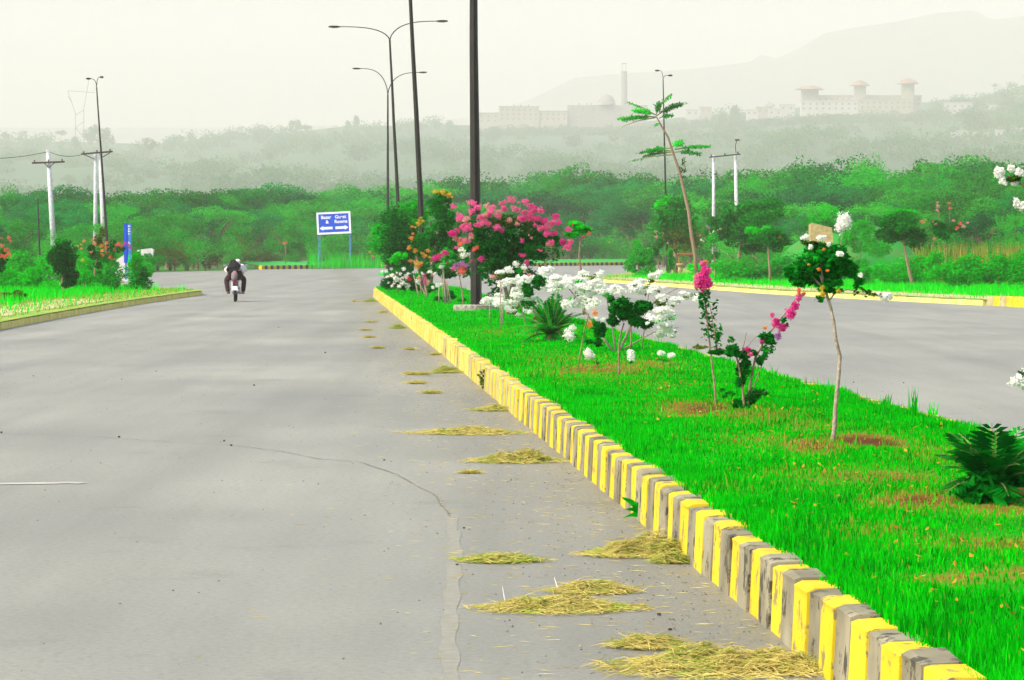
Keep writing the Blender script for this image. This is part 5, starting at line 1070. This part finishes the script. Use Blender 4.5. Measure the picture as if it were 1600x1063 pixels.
def far_tree(px, ytop, ybot, rx, Y, label, k=14, n=700, narrow=False):
    Y = 2700 + (Y - 650) * 1.72; Y = min(Y, 4560)
    b_ = P(px, ybot, Y); h = (ybot - ytop) / F * Y; r_ = rx / F * Y; z0 = hill_z(px, Y) - .5; t = thing('far_tree', (b_.x, Y, z0), label, 'tree', 'hazy trees on the skyline')
    top = b_.z + h; H = top - z0; cz = b_.z + h * .5
    mb = MB(); foliage(mb, (b_.x, Y, cz), (r_, r_, h * .5), n, h * .09 + .3, k=k, cr=.36, shell=.3); mb.build('crown', M['leaf_hill'], t)
    mb = MB(); mb.tube([(b_.x, Y, z0), (b_.x, Y, cz)], [.5, .3], 6); mb.build('trunk', M['bark'], t)
for a in [(400, 197, 216, 17, 1700, 'square topped hazy tree on the left skyline'), (462, 182, 208, 13, 1690, 'taller notched hazy tree right of the square topped one'), (478, 192, 212, 12, 1690, 'low hazy tree shoulder beside the notched one'), (545, 184, 206, 7, 1720, 'thin faint hazy tree on the skyline left of the twin lamps'), (556, 180, 206, 6, 1720, 'pointed faint hazy tree on the skyline left of the twin lamps'), (700, 188, 204, 13, 1700, 'small hazy tree between the leaning and thickest lamp posts'),
          (232, 213, 236, 22, 1100, 'rounded hazy tree on the low left ridge'), (145, 190, 230, 18, 1500, 'pale dome shaped tree behind the left street lamp'), (165, 196, 232, 18, 1500, 'pale broad tree right of the left street lamp'), (118, 212, 236, 14, 1400, 'hazy round tree under the pylon'), (35, 203, 216, 12, 1740, 'flat hazy tree near the left skyline edge'), (95, 201, 214, 12, 1740, 'flat topped faint tree below the pylon'), (8, 204, 218, 10, 1740, 'flat faint tree at the left edge of the skyline'),
          (1130, 168, 206, 9, 1420, 'lower of two hazy columnar trees on the right hillside'), (1149, 160, 206, 13, 1420, 'taller of two hazy columnar trees on the right hillside'), (1295, 178, 196, 7, 1300, 'small dark hazy tree under the long building'), (1320, 180, 205, 22, 1290, 'rounded hazy tree below the long white building'), (1530, 162, 212, 46, 1100, 'big dome shaped hazy tree near the right edge'), (1500, 148, 176, 26, 1500, 'hazy treetop right of the long building'), (1525, 152, 176, 20, 1500, 'low hazy treetop beside the skyline tree'), (1585, 130, 185, 34, 1400, 'tall hazy wood crest at the right edge of the skyline'), (1445, 165, 188, 18, 1320, 'hazy bush crown at the right end of the long building'), (1395, 188, 222, 40, 1200, 'wide hazy thicket on the hillside under the long building'), (1240, 195, 230, 46, 1250, 'wide hazy thicket left of the long building'), (690, 225, 262, 24, 900, 'round hazy tree behind the leaning lamp post'), (560, 222, 262, 34, 950, 'broad hazy tree behind the blue direction sign'), (320, 245, 275, 30, 800, 'broad hazy hedge tree above the left wood'), (895, 205, 235, 22, 1200, 'hazy tree below the domed mosque'), (1000, 205, 240, 40, 1150, 'hazy thicket behind the tall thin tree'), (770, 195, 225, 18, 1300, 'hazy round tree at the left end of the flat building')]:
    far_tree(*a)
Y = 4300; a = P(1553, 150, Y); z0 = hill_z(1553, Y) - .5; t = thing('far_tree', (a.x, Y, z0), 'thin lone tree with a tiny open crown on the right skyline', 'tree')
mb = MB(); mb.tube([(a.x, Y, z0), (a.x, Y, P(1553, 136, Y).z)], [.4, .2], 6); mb.build('trunk', M['bark'], t)
mb = MB(); foliage(mb, P(1553, 134, Y), (5.0, 5, 3.6), 60, 2.3, k=6, cr=.5); mb.build('crown', M['leaf_forest2'], t)

# ------------------------------------------------------------------ far buildings
def bld(name, label, Y, blocks, cat='building', group=None):
    Y = 2700 + (Y - 650) * 1.72
    x0, x1 = blocks[0][0], blocks[0][1]; c = P((x0 + x1) / 2, blocks[0][3], Y); z0 = min(P(0, b_[3], Y).z for b_ in blocks) - 8
    t = thing(name, (c.x, Y, z0), label, cat, group)
    for bk in blocks:
        a = P(bk[0], bk[2], Y); b_ = P(bk[1], bk[3], Y); dpt = bk[4]; m_ = bk[5]; win = bk[6] if len(bk) > 6 else 0; off = bk[7] if len(bk) > 7 else 0
        mb = MB(); zb = z0; mb.box(((a.x + b_.x) / 2, Y + off + dpt / 2, (a.z + zb) / 2), (b_.x - a.x, dpt, a.z - zb)); w_ = mb.build('wall', M[m_], t)
        mb = MB(); mb.box(((a.x + b_.x) / 2, Y + off + dpt / 2, a.z + .45), (b_.x - a.x + 1.6, dpt + 1.6, .9)); mb.build('parapet', M[m_], t)
        if win:
            W = b_.x - a.x; nw = max(2, int(W / 7.5))
            for r_ in range(win):
                for k in range(nw):
                    mb = MB(); mb.box((a.x + W * (k + .5) / nw, Y + off - .03, a.z - 4.2 - r_ * 6.0), (2.6, .1, 2.6)); mb.build('window', M['window_dark'], w_)
    return t
bld('flat_building', 'long flat roofed pale building with three roof tanks left of the mosque', 1600, [(780, 842, 167, 204, 16, 'wall_far', 3), (747, 779.6, 177, 206, 14, 'wall_far', 2, 2), (842.4, 886, 174, 208, 14, 'wall_far', 2, 2)])
for px in (803, 814, 826):
    a = P(px, 167, 4340.8); mb = MB(); mb.lathe((a.x, 4340.8, a.z + .5), [(.1, 0), (.8, .0), (.85, 1.6), (.4, 2.3), (.05, 2.4)], 10); anchor(mb, 'roof_tank', M['window_dark'], (a.x, 4340.8, a.z), 'small dark water tank on the flat pale roof left of the mosque', 'water tank', 'tanks on the flat roof')
c = P(948, 164, 4334); z0 = P(948, 212, 4334).z - 6
t = thing('mosque', (c.x, 4334, z0), 'pale hazy mosque with a grey dome on a flat roofed hall', 'mosque')
a, b_ = P(887, 164, 4334), P(1012, 164, 4334); mb = MB(); mb.box(((a.x + b_.x) / 2, 4351, (a.z + z0) / 2), (b_.x - a.x, 20, a.z - z0)); w_ = mb.build('hall', M['mosque'], t)
for k in range(8):
    mb = MB(); mb.box((a.x + (b_.x - a.x) * (k + .5) / 8, 4333.91, a.z - 5), (1.8, .1, 4)); mb.build('window', M['window_dark'], w_)
mb = MB(); R_ = 14.2 / F * 4344.2; mb.lathe((c.x, 4345.9, a.z), [(R_, 0), (R_ * 1.02, .6)] + [(R_ * math.cos(q), .6 + R_ * 1.15 * math.sin(q)) for q in np.linspace(0, 1.55, 12)] + [(.08, R_ * 1.15 + .9), (.08, R_ * 1.15 + 2.2)], 28); mb.build('dome', M['mosque'], t, True)
for px in (905, 917, 924):
    q = P(px, 164, 4335.7); mb = MB(); mb.lathe((q.x, 4335.7, a.z), [(.9, 0), (.9, 1.2), (.6, 2.2), (.1, 2.9)], 10); mb.build('pinnacle', M['mosque'], t)
mz = P(976, 200, 4354.4); t = thing('minaret', (mz.x, 4376.5, z0), 'slender pale minaret with an open gallery and finial behind the mosque dome', 'minaret')
zt = P(976, 112, 4376.5).z; w_ = 9 / F * 4376.5
mb = MB(); mb.lathe((mz.x, 4376.5, z0), [(w_ / 2 * 1.25, 0), (w_ / 2 * 1.15, (zt - z0) * .6), (w_ / 2, zt - z0 - 1), (w_ / 2 * 1.2, zt - z0)], 8); mb.build('shaft', M['mosque'], t)
zg = P(976, 100, 4376.5).z
for k in range(6):
    q = 2 * math.pi * k / 6; mb = MB(); mb.tube([(mz.x + math.cos(q) * w_ * .48, 4376.5 + math.sin(q) * w_ * .48, zt), (mz.x + math.cos(q) * w_ * .48, 4376.5 + math.sin(q) * w_ * .48, zg)], .14, 6); mb.build('column', M['mosque'], t)
mb = MB(); mb.lathe((mz.x, 4376.5, zg), [(w_ * .55, 0), (w_ * .55, .35), (w_ * .3, .8), (.1, 1.2), (.08, 2.4), (.25, 2.6), (.05, 3)], 12); mb.build('canopy', M['mosque'], t)
# long building with three pavilion towers
Y = 1500; t = bld('long_building', 'long pale building with three red roofed pavilion towers on the right hill', Y, [(1268, 1440, 150, 170, 14, 'wall_far', 2), (1250, 1340, 158, 176, 10, 'wall_far2', 2, -10.3), (1341, 1425, 156, 174, 10, 'wall_far', 2, -10.2)])
Y = 4162
for (px, yb, yt, hw) in [(1265, 150, 138, 19), (1343, 146, 131, 13), (1418, 144, 128, 14)]:
    q = P(px, yb, Y - 1); top = P(px, yt, Y - 1); H_ = top.z - q.z; w_ = hw / F * Y
    mb = MB(); mb.box((q.x, Y - 4, q.z + H_ * .0), (w_ * 1.4, 9, H_ * 1.6)); mb.build('tower', M['wall_far'], t)
    mb = MB(); zc = q.z + H_ * .8; mb.lathe((q.x, Y - 4, 0), [(w_ * 1.25, zc - .3), (w_ * 1.25, zc), (w_ * .8, zc + H_ * .3), (w_ * .3, zc + H_ * .5), (.1, zc + H_ * .56)], 8); mb.build('roof', M['roof_far'], t)
for i, (x0, x1, y0, y1, Y, m_, lab) in enumerate([(1072, 1092, 172, 200, 1560, 'wall_far2', 'small white house between the mosque and the columnar trees'), (1094, 1112, 168, 200, 1590, 'wall_far', 'taller hazy house left of the columnar trees'), (1166, 1184, 172, 196, 1500, 'wall_far2', 'leftmost white village house right of the columnar trees'), (1182, 1203, 168, 194, 1520, 'wall_far', 'tan village house in the middle of the white cluster'), (1200, 1222, 171, 194, 1490, 'wall_far2', 'wide white village house in the hazy cluster'), (1218, 1242, 164, 190, 1530, 'wall_far2', 'highest white village house left of the long building'),
      (1476, 1520, 161, 178, 1480, 'wall_far2', 'white flat roofed house between the long building and dome shaped tree'), (1545, 1580, 165, 182, 1450, 'wall_far2', 'white house partly hidden at the right skyline'), (1488, 1545, 208, 214, 1050, 'wall_far2', 'long low white wall house on the right hillside'), (1557, 1572, 204, 214, 1050, 'wall_far2', 'tiny white hut with open front on the right hillside'), (1582, 1640, 198, 212, 1040, 'wall_far2', 'white building cut by the right edge on the hillside'), (1495, 1530, 205, 212, 1080, 'wall_far2', 'low pale hut beside the long low white wall house')]):
    bld('house', lab, Y, [(x0, x1, y0, y1, 8, m_, 1 if x1 - x0 < 30 else 2)], 'house', 'hazy houses on the hills')
# pylon
Y = 4500; sc = F / Y; c = P(124, 230, Y); z0 = c.z - 6; t = thing('electricity_pylon', (c.x, Y, z0), 'very faint electricity pylon with spread arms in the haze at left', 'pylon')
mb = MB(); lines = [((118, 235), (118, 178)), ((131, 235), (131, 170)), ((118, 178), (106, 142)), ((131, 170), (139, 125)), ((106, 142), (148, 145)), ((112, 160), (106, 150)), ((118, 200), (131, 190)), ((131, 215), (118, 200)), ((118, 180), (131, 172))]
for (p0, p1) in lines: mb.tube([P(*p0, Y), P(*p1, Y)], .5, 4)
mb.tube([P(118, 235, Y), (P(118, 235, Y).x, Y, z0)], .5, 4); mb.tube([P(131, 235, Y), (P(131, 235, Y).x, Y, z0)], .5, 4); mb.build('lattice', M['iron'], t)

# ------------------------------------------------------------------ motorcycle and riders
def skin(name, m, pts, edges, rad, parent, root=0, sub=2):
    me = bpy.data.meshes.new(name); names = list(pts); me.from_pydata([pts[k] for k in names], [(names.index(a), names.index(b)) for a, b in edges], []); me.update()
    o = bpy.data.objects.new(name, me); COL.objects.link(o); md = o.modifiers.new('skin', 'SKIN'); md.use_smooth_shade = True
    lay = me.skin_vertices[0] if me.skin_vertices else None
    if lay is None:
        bm_ = bmesh.new(); bm_.from_mesh(me); bm_.verts.layers.skin.verify(); bm_.to_mesh(me); bm_.free(); lay = me.skin_vertices[0]
    for i, k in enumerate(names):
        r_ = rad[k]; lay.data[i].radius = (r_, r_) if not hasattr(r_, '__len__') else r_; lay.data[i].use_root = (i == root)
    sb = o.modifiers.new('sub', 'SUBSURF'); sb.levels = sb.render_levels = sub
    me.materials.append(m)
    dg = bpy.context.evaluated_depsgraph_get(); m2 = bpy.data.meshes.new_from_object(o.evaluated_get(dg)); bpy.data.objects.remove(o)
    m2.polygons.foreach_set('use_smooth', [True] * len(m2.polygons))
    o = bpy.data.objects.new(name, m2); COL.objects.link(o); o.parent = parent; return o
MX = G(366, 472, 0); YB = MX.y
bk = thing('motorcycle', (MX.x, YB + .45, 0), 'small dark motorcycle ridden away down the left carriageway', 'motorcycle', rz=.06)
def wheel(y):
    mb = MB(); n, k = 28, 8; vs = []; fs = []
    for i in range(n):
        a = 2 * math.pi * i / n
        for j in range(k):
            q = 2 * math.pi * j / k; r_ = .255 + .045 * math.cos(q); vs.append((.04 * math.sin(q), y + r_ * math.cos(a), .30 + r_ * math.sin(a)))
    for i in range(n):
        for j in range(k): fs.append((i * k + j, i * k + (j + 1) % k, ((i + 1) % n) * k + (j + 1) % k, ((i + 1) % n) * k + j))
    mb.add(vs, fs); w_ = mb.build('wheel', M['rubber'], bk, True, rel=False)
    mb = MB()
    for i in range(10): a = 2 * math.pi * i / 10; mb.tube([(0, y, .30), (0, y + .22 * math.cos(a), .30 + .22 * math.sin(a))], .006, 4)
    mb.tube([(-.07, y, .30), (.07, y, .30)], .035, 8); mb.build('rim', M['chrome'], w_, rel=False)
wheel(-.45); wheel(.78)
mb = MB(); mb.tube([(0, -.80, .42), (0, -.72, .58), (0, -.45, .66), (0, -.20, .62)], [.05, .07, .075, .06], 8); mb.build('rear_mudguard', M['paint_dark'], bk, True, rel=False)
mb = MB(); mb.tube([(0, -.55, .76), (0, -.3, .79), (0, .1, .76), (0, .2, .78)], [.09, .12, .12, .08], 10); mb.build('seat', M['rubber'], bk, True, rel=False)
mb = MB(); mb.tube([(0, .15, .76), (0, .3, .84), (0, .5, .84), (0, .6, .78)], [.09, .13, .13, .07], 10); mb.build('fuel_tank', M['paint_dark'], bk, True, rel=False)
mb = MB(); mb.tube([(0, .0, .30), (0, .2, .42), (0, .35, .40)], [.11, .15, .10], 8); mb.build('engine', M['chrome'], bk, True, rel=False)
mb = MB(); mb.tube([(0, -.1, .62), (0, .55, .85), (0, .58, .95)], .03, 6); mb.tube([(0, .50, .8), (0, .35, .35), (0, -.45, .30)], .028, 6); mb.build('chassis', M['paint_dark'], bk, rel=False)
for sx in (-.07, .07):
    mb = MB(); mb.tube([(sx, .56, .95), (sx, .78, .30)], .022, 6); mb.build('fork', M['chrome'], bk, rel=False)
    mb = MB(); mb.tube([(sx * 1.3, -.42, .32), (sx * 1.3, -.35, .62)], .028, 6); mb.build('shock_absorber', M['chrome'], bk, rel=False)
mb = MB(); mb.tube([(-.34, .42, 1.0), (-.15, .5, .98), (.15, .5, .98), (.34, .42, 1.0)], .018, 6); mb.build('handlebar', M['chrome'], bk, True, rel=False)
for sx in (-1, 1):
    mb = MB(); mb.tube([(sx * .25, .46, 1.0), (sx * .32, .46, 1.12)], .008, 5); mb.lathe((sx * .34, .46, 1.14), [(.0, -.04), (.055, -.02), (.055, .03), (0, .05)], 10); mb.build('mirror', M['chrome'], bk, rel=False)
    mb = MB(); mb.box((sx * .22, -.1 if sx < 0 else -.1, .27), (.10, .05, .03)); mb.build('footrest', M['rubber'], bk, rel=False)
mb = MB(); mb.tube([(.13, .25, .30), (.14, -.1, .26), (.15, -.65, .33)], [.025, .03, .04], 8); mb.build('exhaust', M['chrome'], bk, True, rel=False)
mb = MB(); mb.box((0, -.80, .60), (.12, .06, .07)); mb.build('tail_lamp', M['redlamp'], bk, rel=False)
mb = MB(); mb.box((0, -.835, .44), (.17, .012, .13)); mb.build('number_plate', M['signwhite'], bk, rel=False)
def person(label, loc, J, cloth, parts):
    t = thing('person', loc, label, 'person', rz=.06)
    E = [('pel', 'sp'), ('sp', 'ch'), ('ch', 'nk'), ('nk', 'hd0'), ('hd0', 'hd1'), ('ch', 'shl'), ('shl', 'ell'), ('ell', 'wrl'), ('wrl', 'hal'), ('ch', 'shr'), ('shr', 'elr'), ('elr', 'wrr'), ('wrr', 'har'), ('pel', 'hpl'), ('hpl', 'knl'), ('knl', 'anl'), ('anl', 'tol'), ('pel', 'hpr'), ('hpr', 'knr'), ('knr', 'anr'), ('anr', 'tor')]
    rad = dict(pel=.12, sp=.11, ch=.125, nk=.05, hd0=.075, hd1=.085, shl=.06, shr=.06, ell=.042, elr=.042, wrl=.03, wrr=.03, hal=.035, har=.035, hpl=.085, hpr=.085, knl=.058, knr=.058, anl=.038, anr=.038, tol=.035, tor=.035)
    skin('body', M['skin'], J, E, rad, t)
    for (nm, m_, keys, extra) in parts:
        pts = {k: J[k] for k in keys}; ed = [e for e in E if e[0] in keys and e[1] in keys]; rr = {k: (rad[k] + extra) for k in keys}
        skin(nm, M[m_], pts, ed, rr, t)
    return t
Jd = dict(pel=(0, .05, .84), sp=(.02, .10, .98), ch=(.04, .2, 1.10), nk=(.05, .25, 1.20), hd0=(.06, .28, 1.25), hd1=(.06, .29, 1.31), shl=(-.16, .2, 1.12), ell=(-.29, .25, 1.0), wrl=(-.31, .42, 1.02), hal=(-.31, .48, 1.02), shr=(.22, .2, 1.12), elr=(.31, .25, 1.0), wrr=(.31, .42, 1.02), har=(.31, .48, 1.02),
          hpl=(-.10, .08, .82), knl=(-.26, .42, .72), anl=(-.22, .15, .30), tol=(-.23, .28, .27), hpr=(.10, .08, .82), knr=(.27, .42, .72), anr=(.22, .15, .30), tor=(.23, .28, .27))
pd = person('rider in white clothes steering the motorcycle, half hidden behind the black clad passenger', (MX.x, YB + .45, 0), Jd, None, [('shirt', 'cloth_white', ['pel', 'sp', 'ch', 'shl', 'ell', 'shr', 'elr', 'wrl', 'wrr'], .035), ('trousers', 'cloth_white', ['pel', 'hpl', 'knl', 'anl', 'hpr', 'knr', 'anr'], .03)])
skin('headcloth', M['cloth_white'], dict(a=(.06, .27, 1.22), b=(.07, .27, 1.30), c=(.06, .28, 1.36)), [('a', 'b'), ('b', 'c')], dict(a=.085, b=.105, c=.06), pd)
Jp = dict(pel=(-.01, -.28, .88), sp=(-.02, -.26, 1.0), ch=(-.02, -.18, 1.12), nk=(-.05, -.12, 1.20), hd0=(-.07, -.10, 1.25), hd1=(-.08, -.09, 1.31), shl=(-.18, -.18, 1.12), ell=(-.25, -.12, .94), wrl=(-.22, .05, .90), hal=(-.18, .10, .90), shr=(.15, -.18, 1.12), elr=(.25, -.12, .95), wrr=(.22, .05, .90), har=(.18, .10, .90),
          hpl=(-.12, -.25, .85), knl=(-.29, .0, .70), anl=(-.23, -.18, .30), tol=(-.26, -.06, .27), hpr=(.11, -.25, .85), knr=(.28, .0, .72), anr=(.25, -.18, .30), tor=(.27, -.06, .27))
pp_ = person('passenger in a black shawl and maroon trousers seated on the back of the motorcycle', (MX.x, YB + .45, 0), Jp, None, [('trousers', 'cloth_maroon', ['pel', 'hpl', 'knl', 'anl', 'hpr', 'knr', 'anr'], .03), ('shirt', 'cloth_white', ['ch', 'shl', 'ell', 'shr', 'elr', 'wrl', 'wrr'], .02)])
skin('shawl', M['cloth_black'], dict(a=(-.03, -.32, .90), b=(-.02, -.29, 1.03), c=(-.03, -.22, 1.15), d=(-.06, -.15, 1.24), e=(-.09, -.11, 1.33), l=(-.20, -.2, 1.06), r=(.15, -.2, 1.08), m=(-.25, -.16, .94)), [('a', 'b'), ('b', 'c'), ('c', 'd'), ('d', 'e'), ('c', 'l'), ('c', 'r'), ('l', 'm')], dict(a=.16, b=.185, c=.165, d=.12, e=.105, l=.10, r=.11, m=.075), pp_)
t = thing('shoulder_bag', (MX.x + .02, YB - .02, .62), 'pinkish grey cloth bag hanging behind the passenger over the rear mudguard', 'bag')
mb = MB(); mb.tube([(MX.x + .01, YB - .05, .66), (MX.x + .01, YB - .06, .76), (MX.x + .02, YB - .05, .90), (MX.x + .03, YB - .02, .97)], [.08, .105, .10, .05], 12); mb.build('pouch', M['cloth_pink'], t, True)

# ------------------------------------------------------------------ haze, sky, sun
hz = MB(); zt_ = 850.0; hz.box((0, 6000, (zt_ - 1.1) / 2), (11000, 12300, zt_ + 1.1)); m = bpy.data.materials.new('haze'); m.use_nodes = True; nt = m.node_tree; nt.nodes.clear()
out = nt.nodes.new('ShaderNodeOutputMaterial'); pv = nt.nodes.new('ShaderNodeVolumePrincipled'); pv.inputs['Color'].default_value = (.985, .945, .895, 1); pv.inputs['Density'].default_value = HAZE if 'HAZE' in globals() else .00023; pv.inputs['Anisotropy'].default_value = .0
nt.links.new(pv.outputs[0], out.inputs['Volume'])
o = hz.build('haze', m); o['kind'] = 'stuff'; o['label'] = 'pale morning haze filling the valley'; o['category'] = 'haze'
w = bpy.data.worlds.new('World'); scn.world = w; w.use_nodes = True; nt = w.node_tree; bg = nt.nodes['Background']
sky = nt.nodes.new('ShaderNodeTexSky'); sky.sky_type = 'NISHITA'; sky.sun_disc = False
EL, AZ = R(43), R(-122)      # azimuth from +Y toward +X
sky.sun_elevation = EL; sky.sun_rotation = AZ; sky.air_density = 1.0; sky.dust_density = 6.0; sky.ozone_density = 1.0; sky.altitude = 300
nt.links.new(sky.outputs[0], bg.inputs[0]); bg.inputs[1].default_value = .147
sd = bpy.data.lights.new('sun', 'SUN'); so = bpy.data.objects.new('sun', sd); COL.objects.link(so); sd.energy = 1.5; sd.angle = R(12); sd.color = (1, .95, .86)
d = Vector((math.sin(AZ) * math.cos(EL), math.cos(AZ) * math.cos(EL), math.sin(EL))); so.rotation_euler = d.to_track_quat('Z', 'Y').to_euler()
scn.render.engine = 'CYCLES'; cy = scn.cycles; cy.use_denoising = True; cy.max_bounces = 6; cy.diffuse_bounces = 3; cy.glossy_bounces = 2; cy.transmission_bounces = 4; cy.volume_bounces = 2; cy.transparent_max_bounces = 4; cy.sample_clamp_indirect = 8
scn.view_settings.view_transform = 'Standard'; scn.view_settings.look = 'None'; scn.view_settings.gamma = 1; scn.view_settings.exposure = 1.08
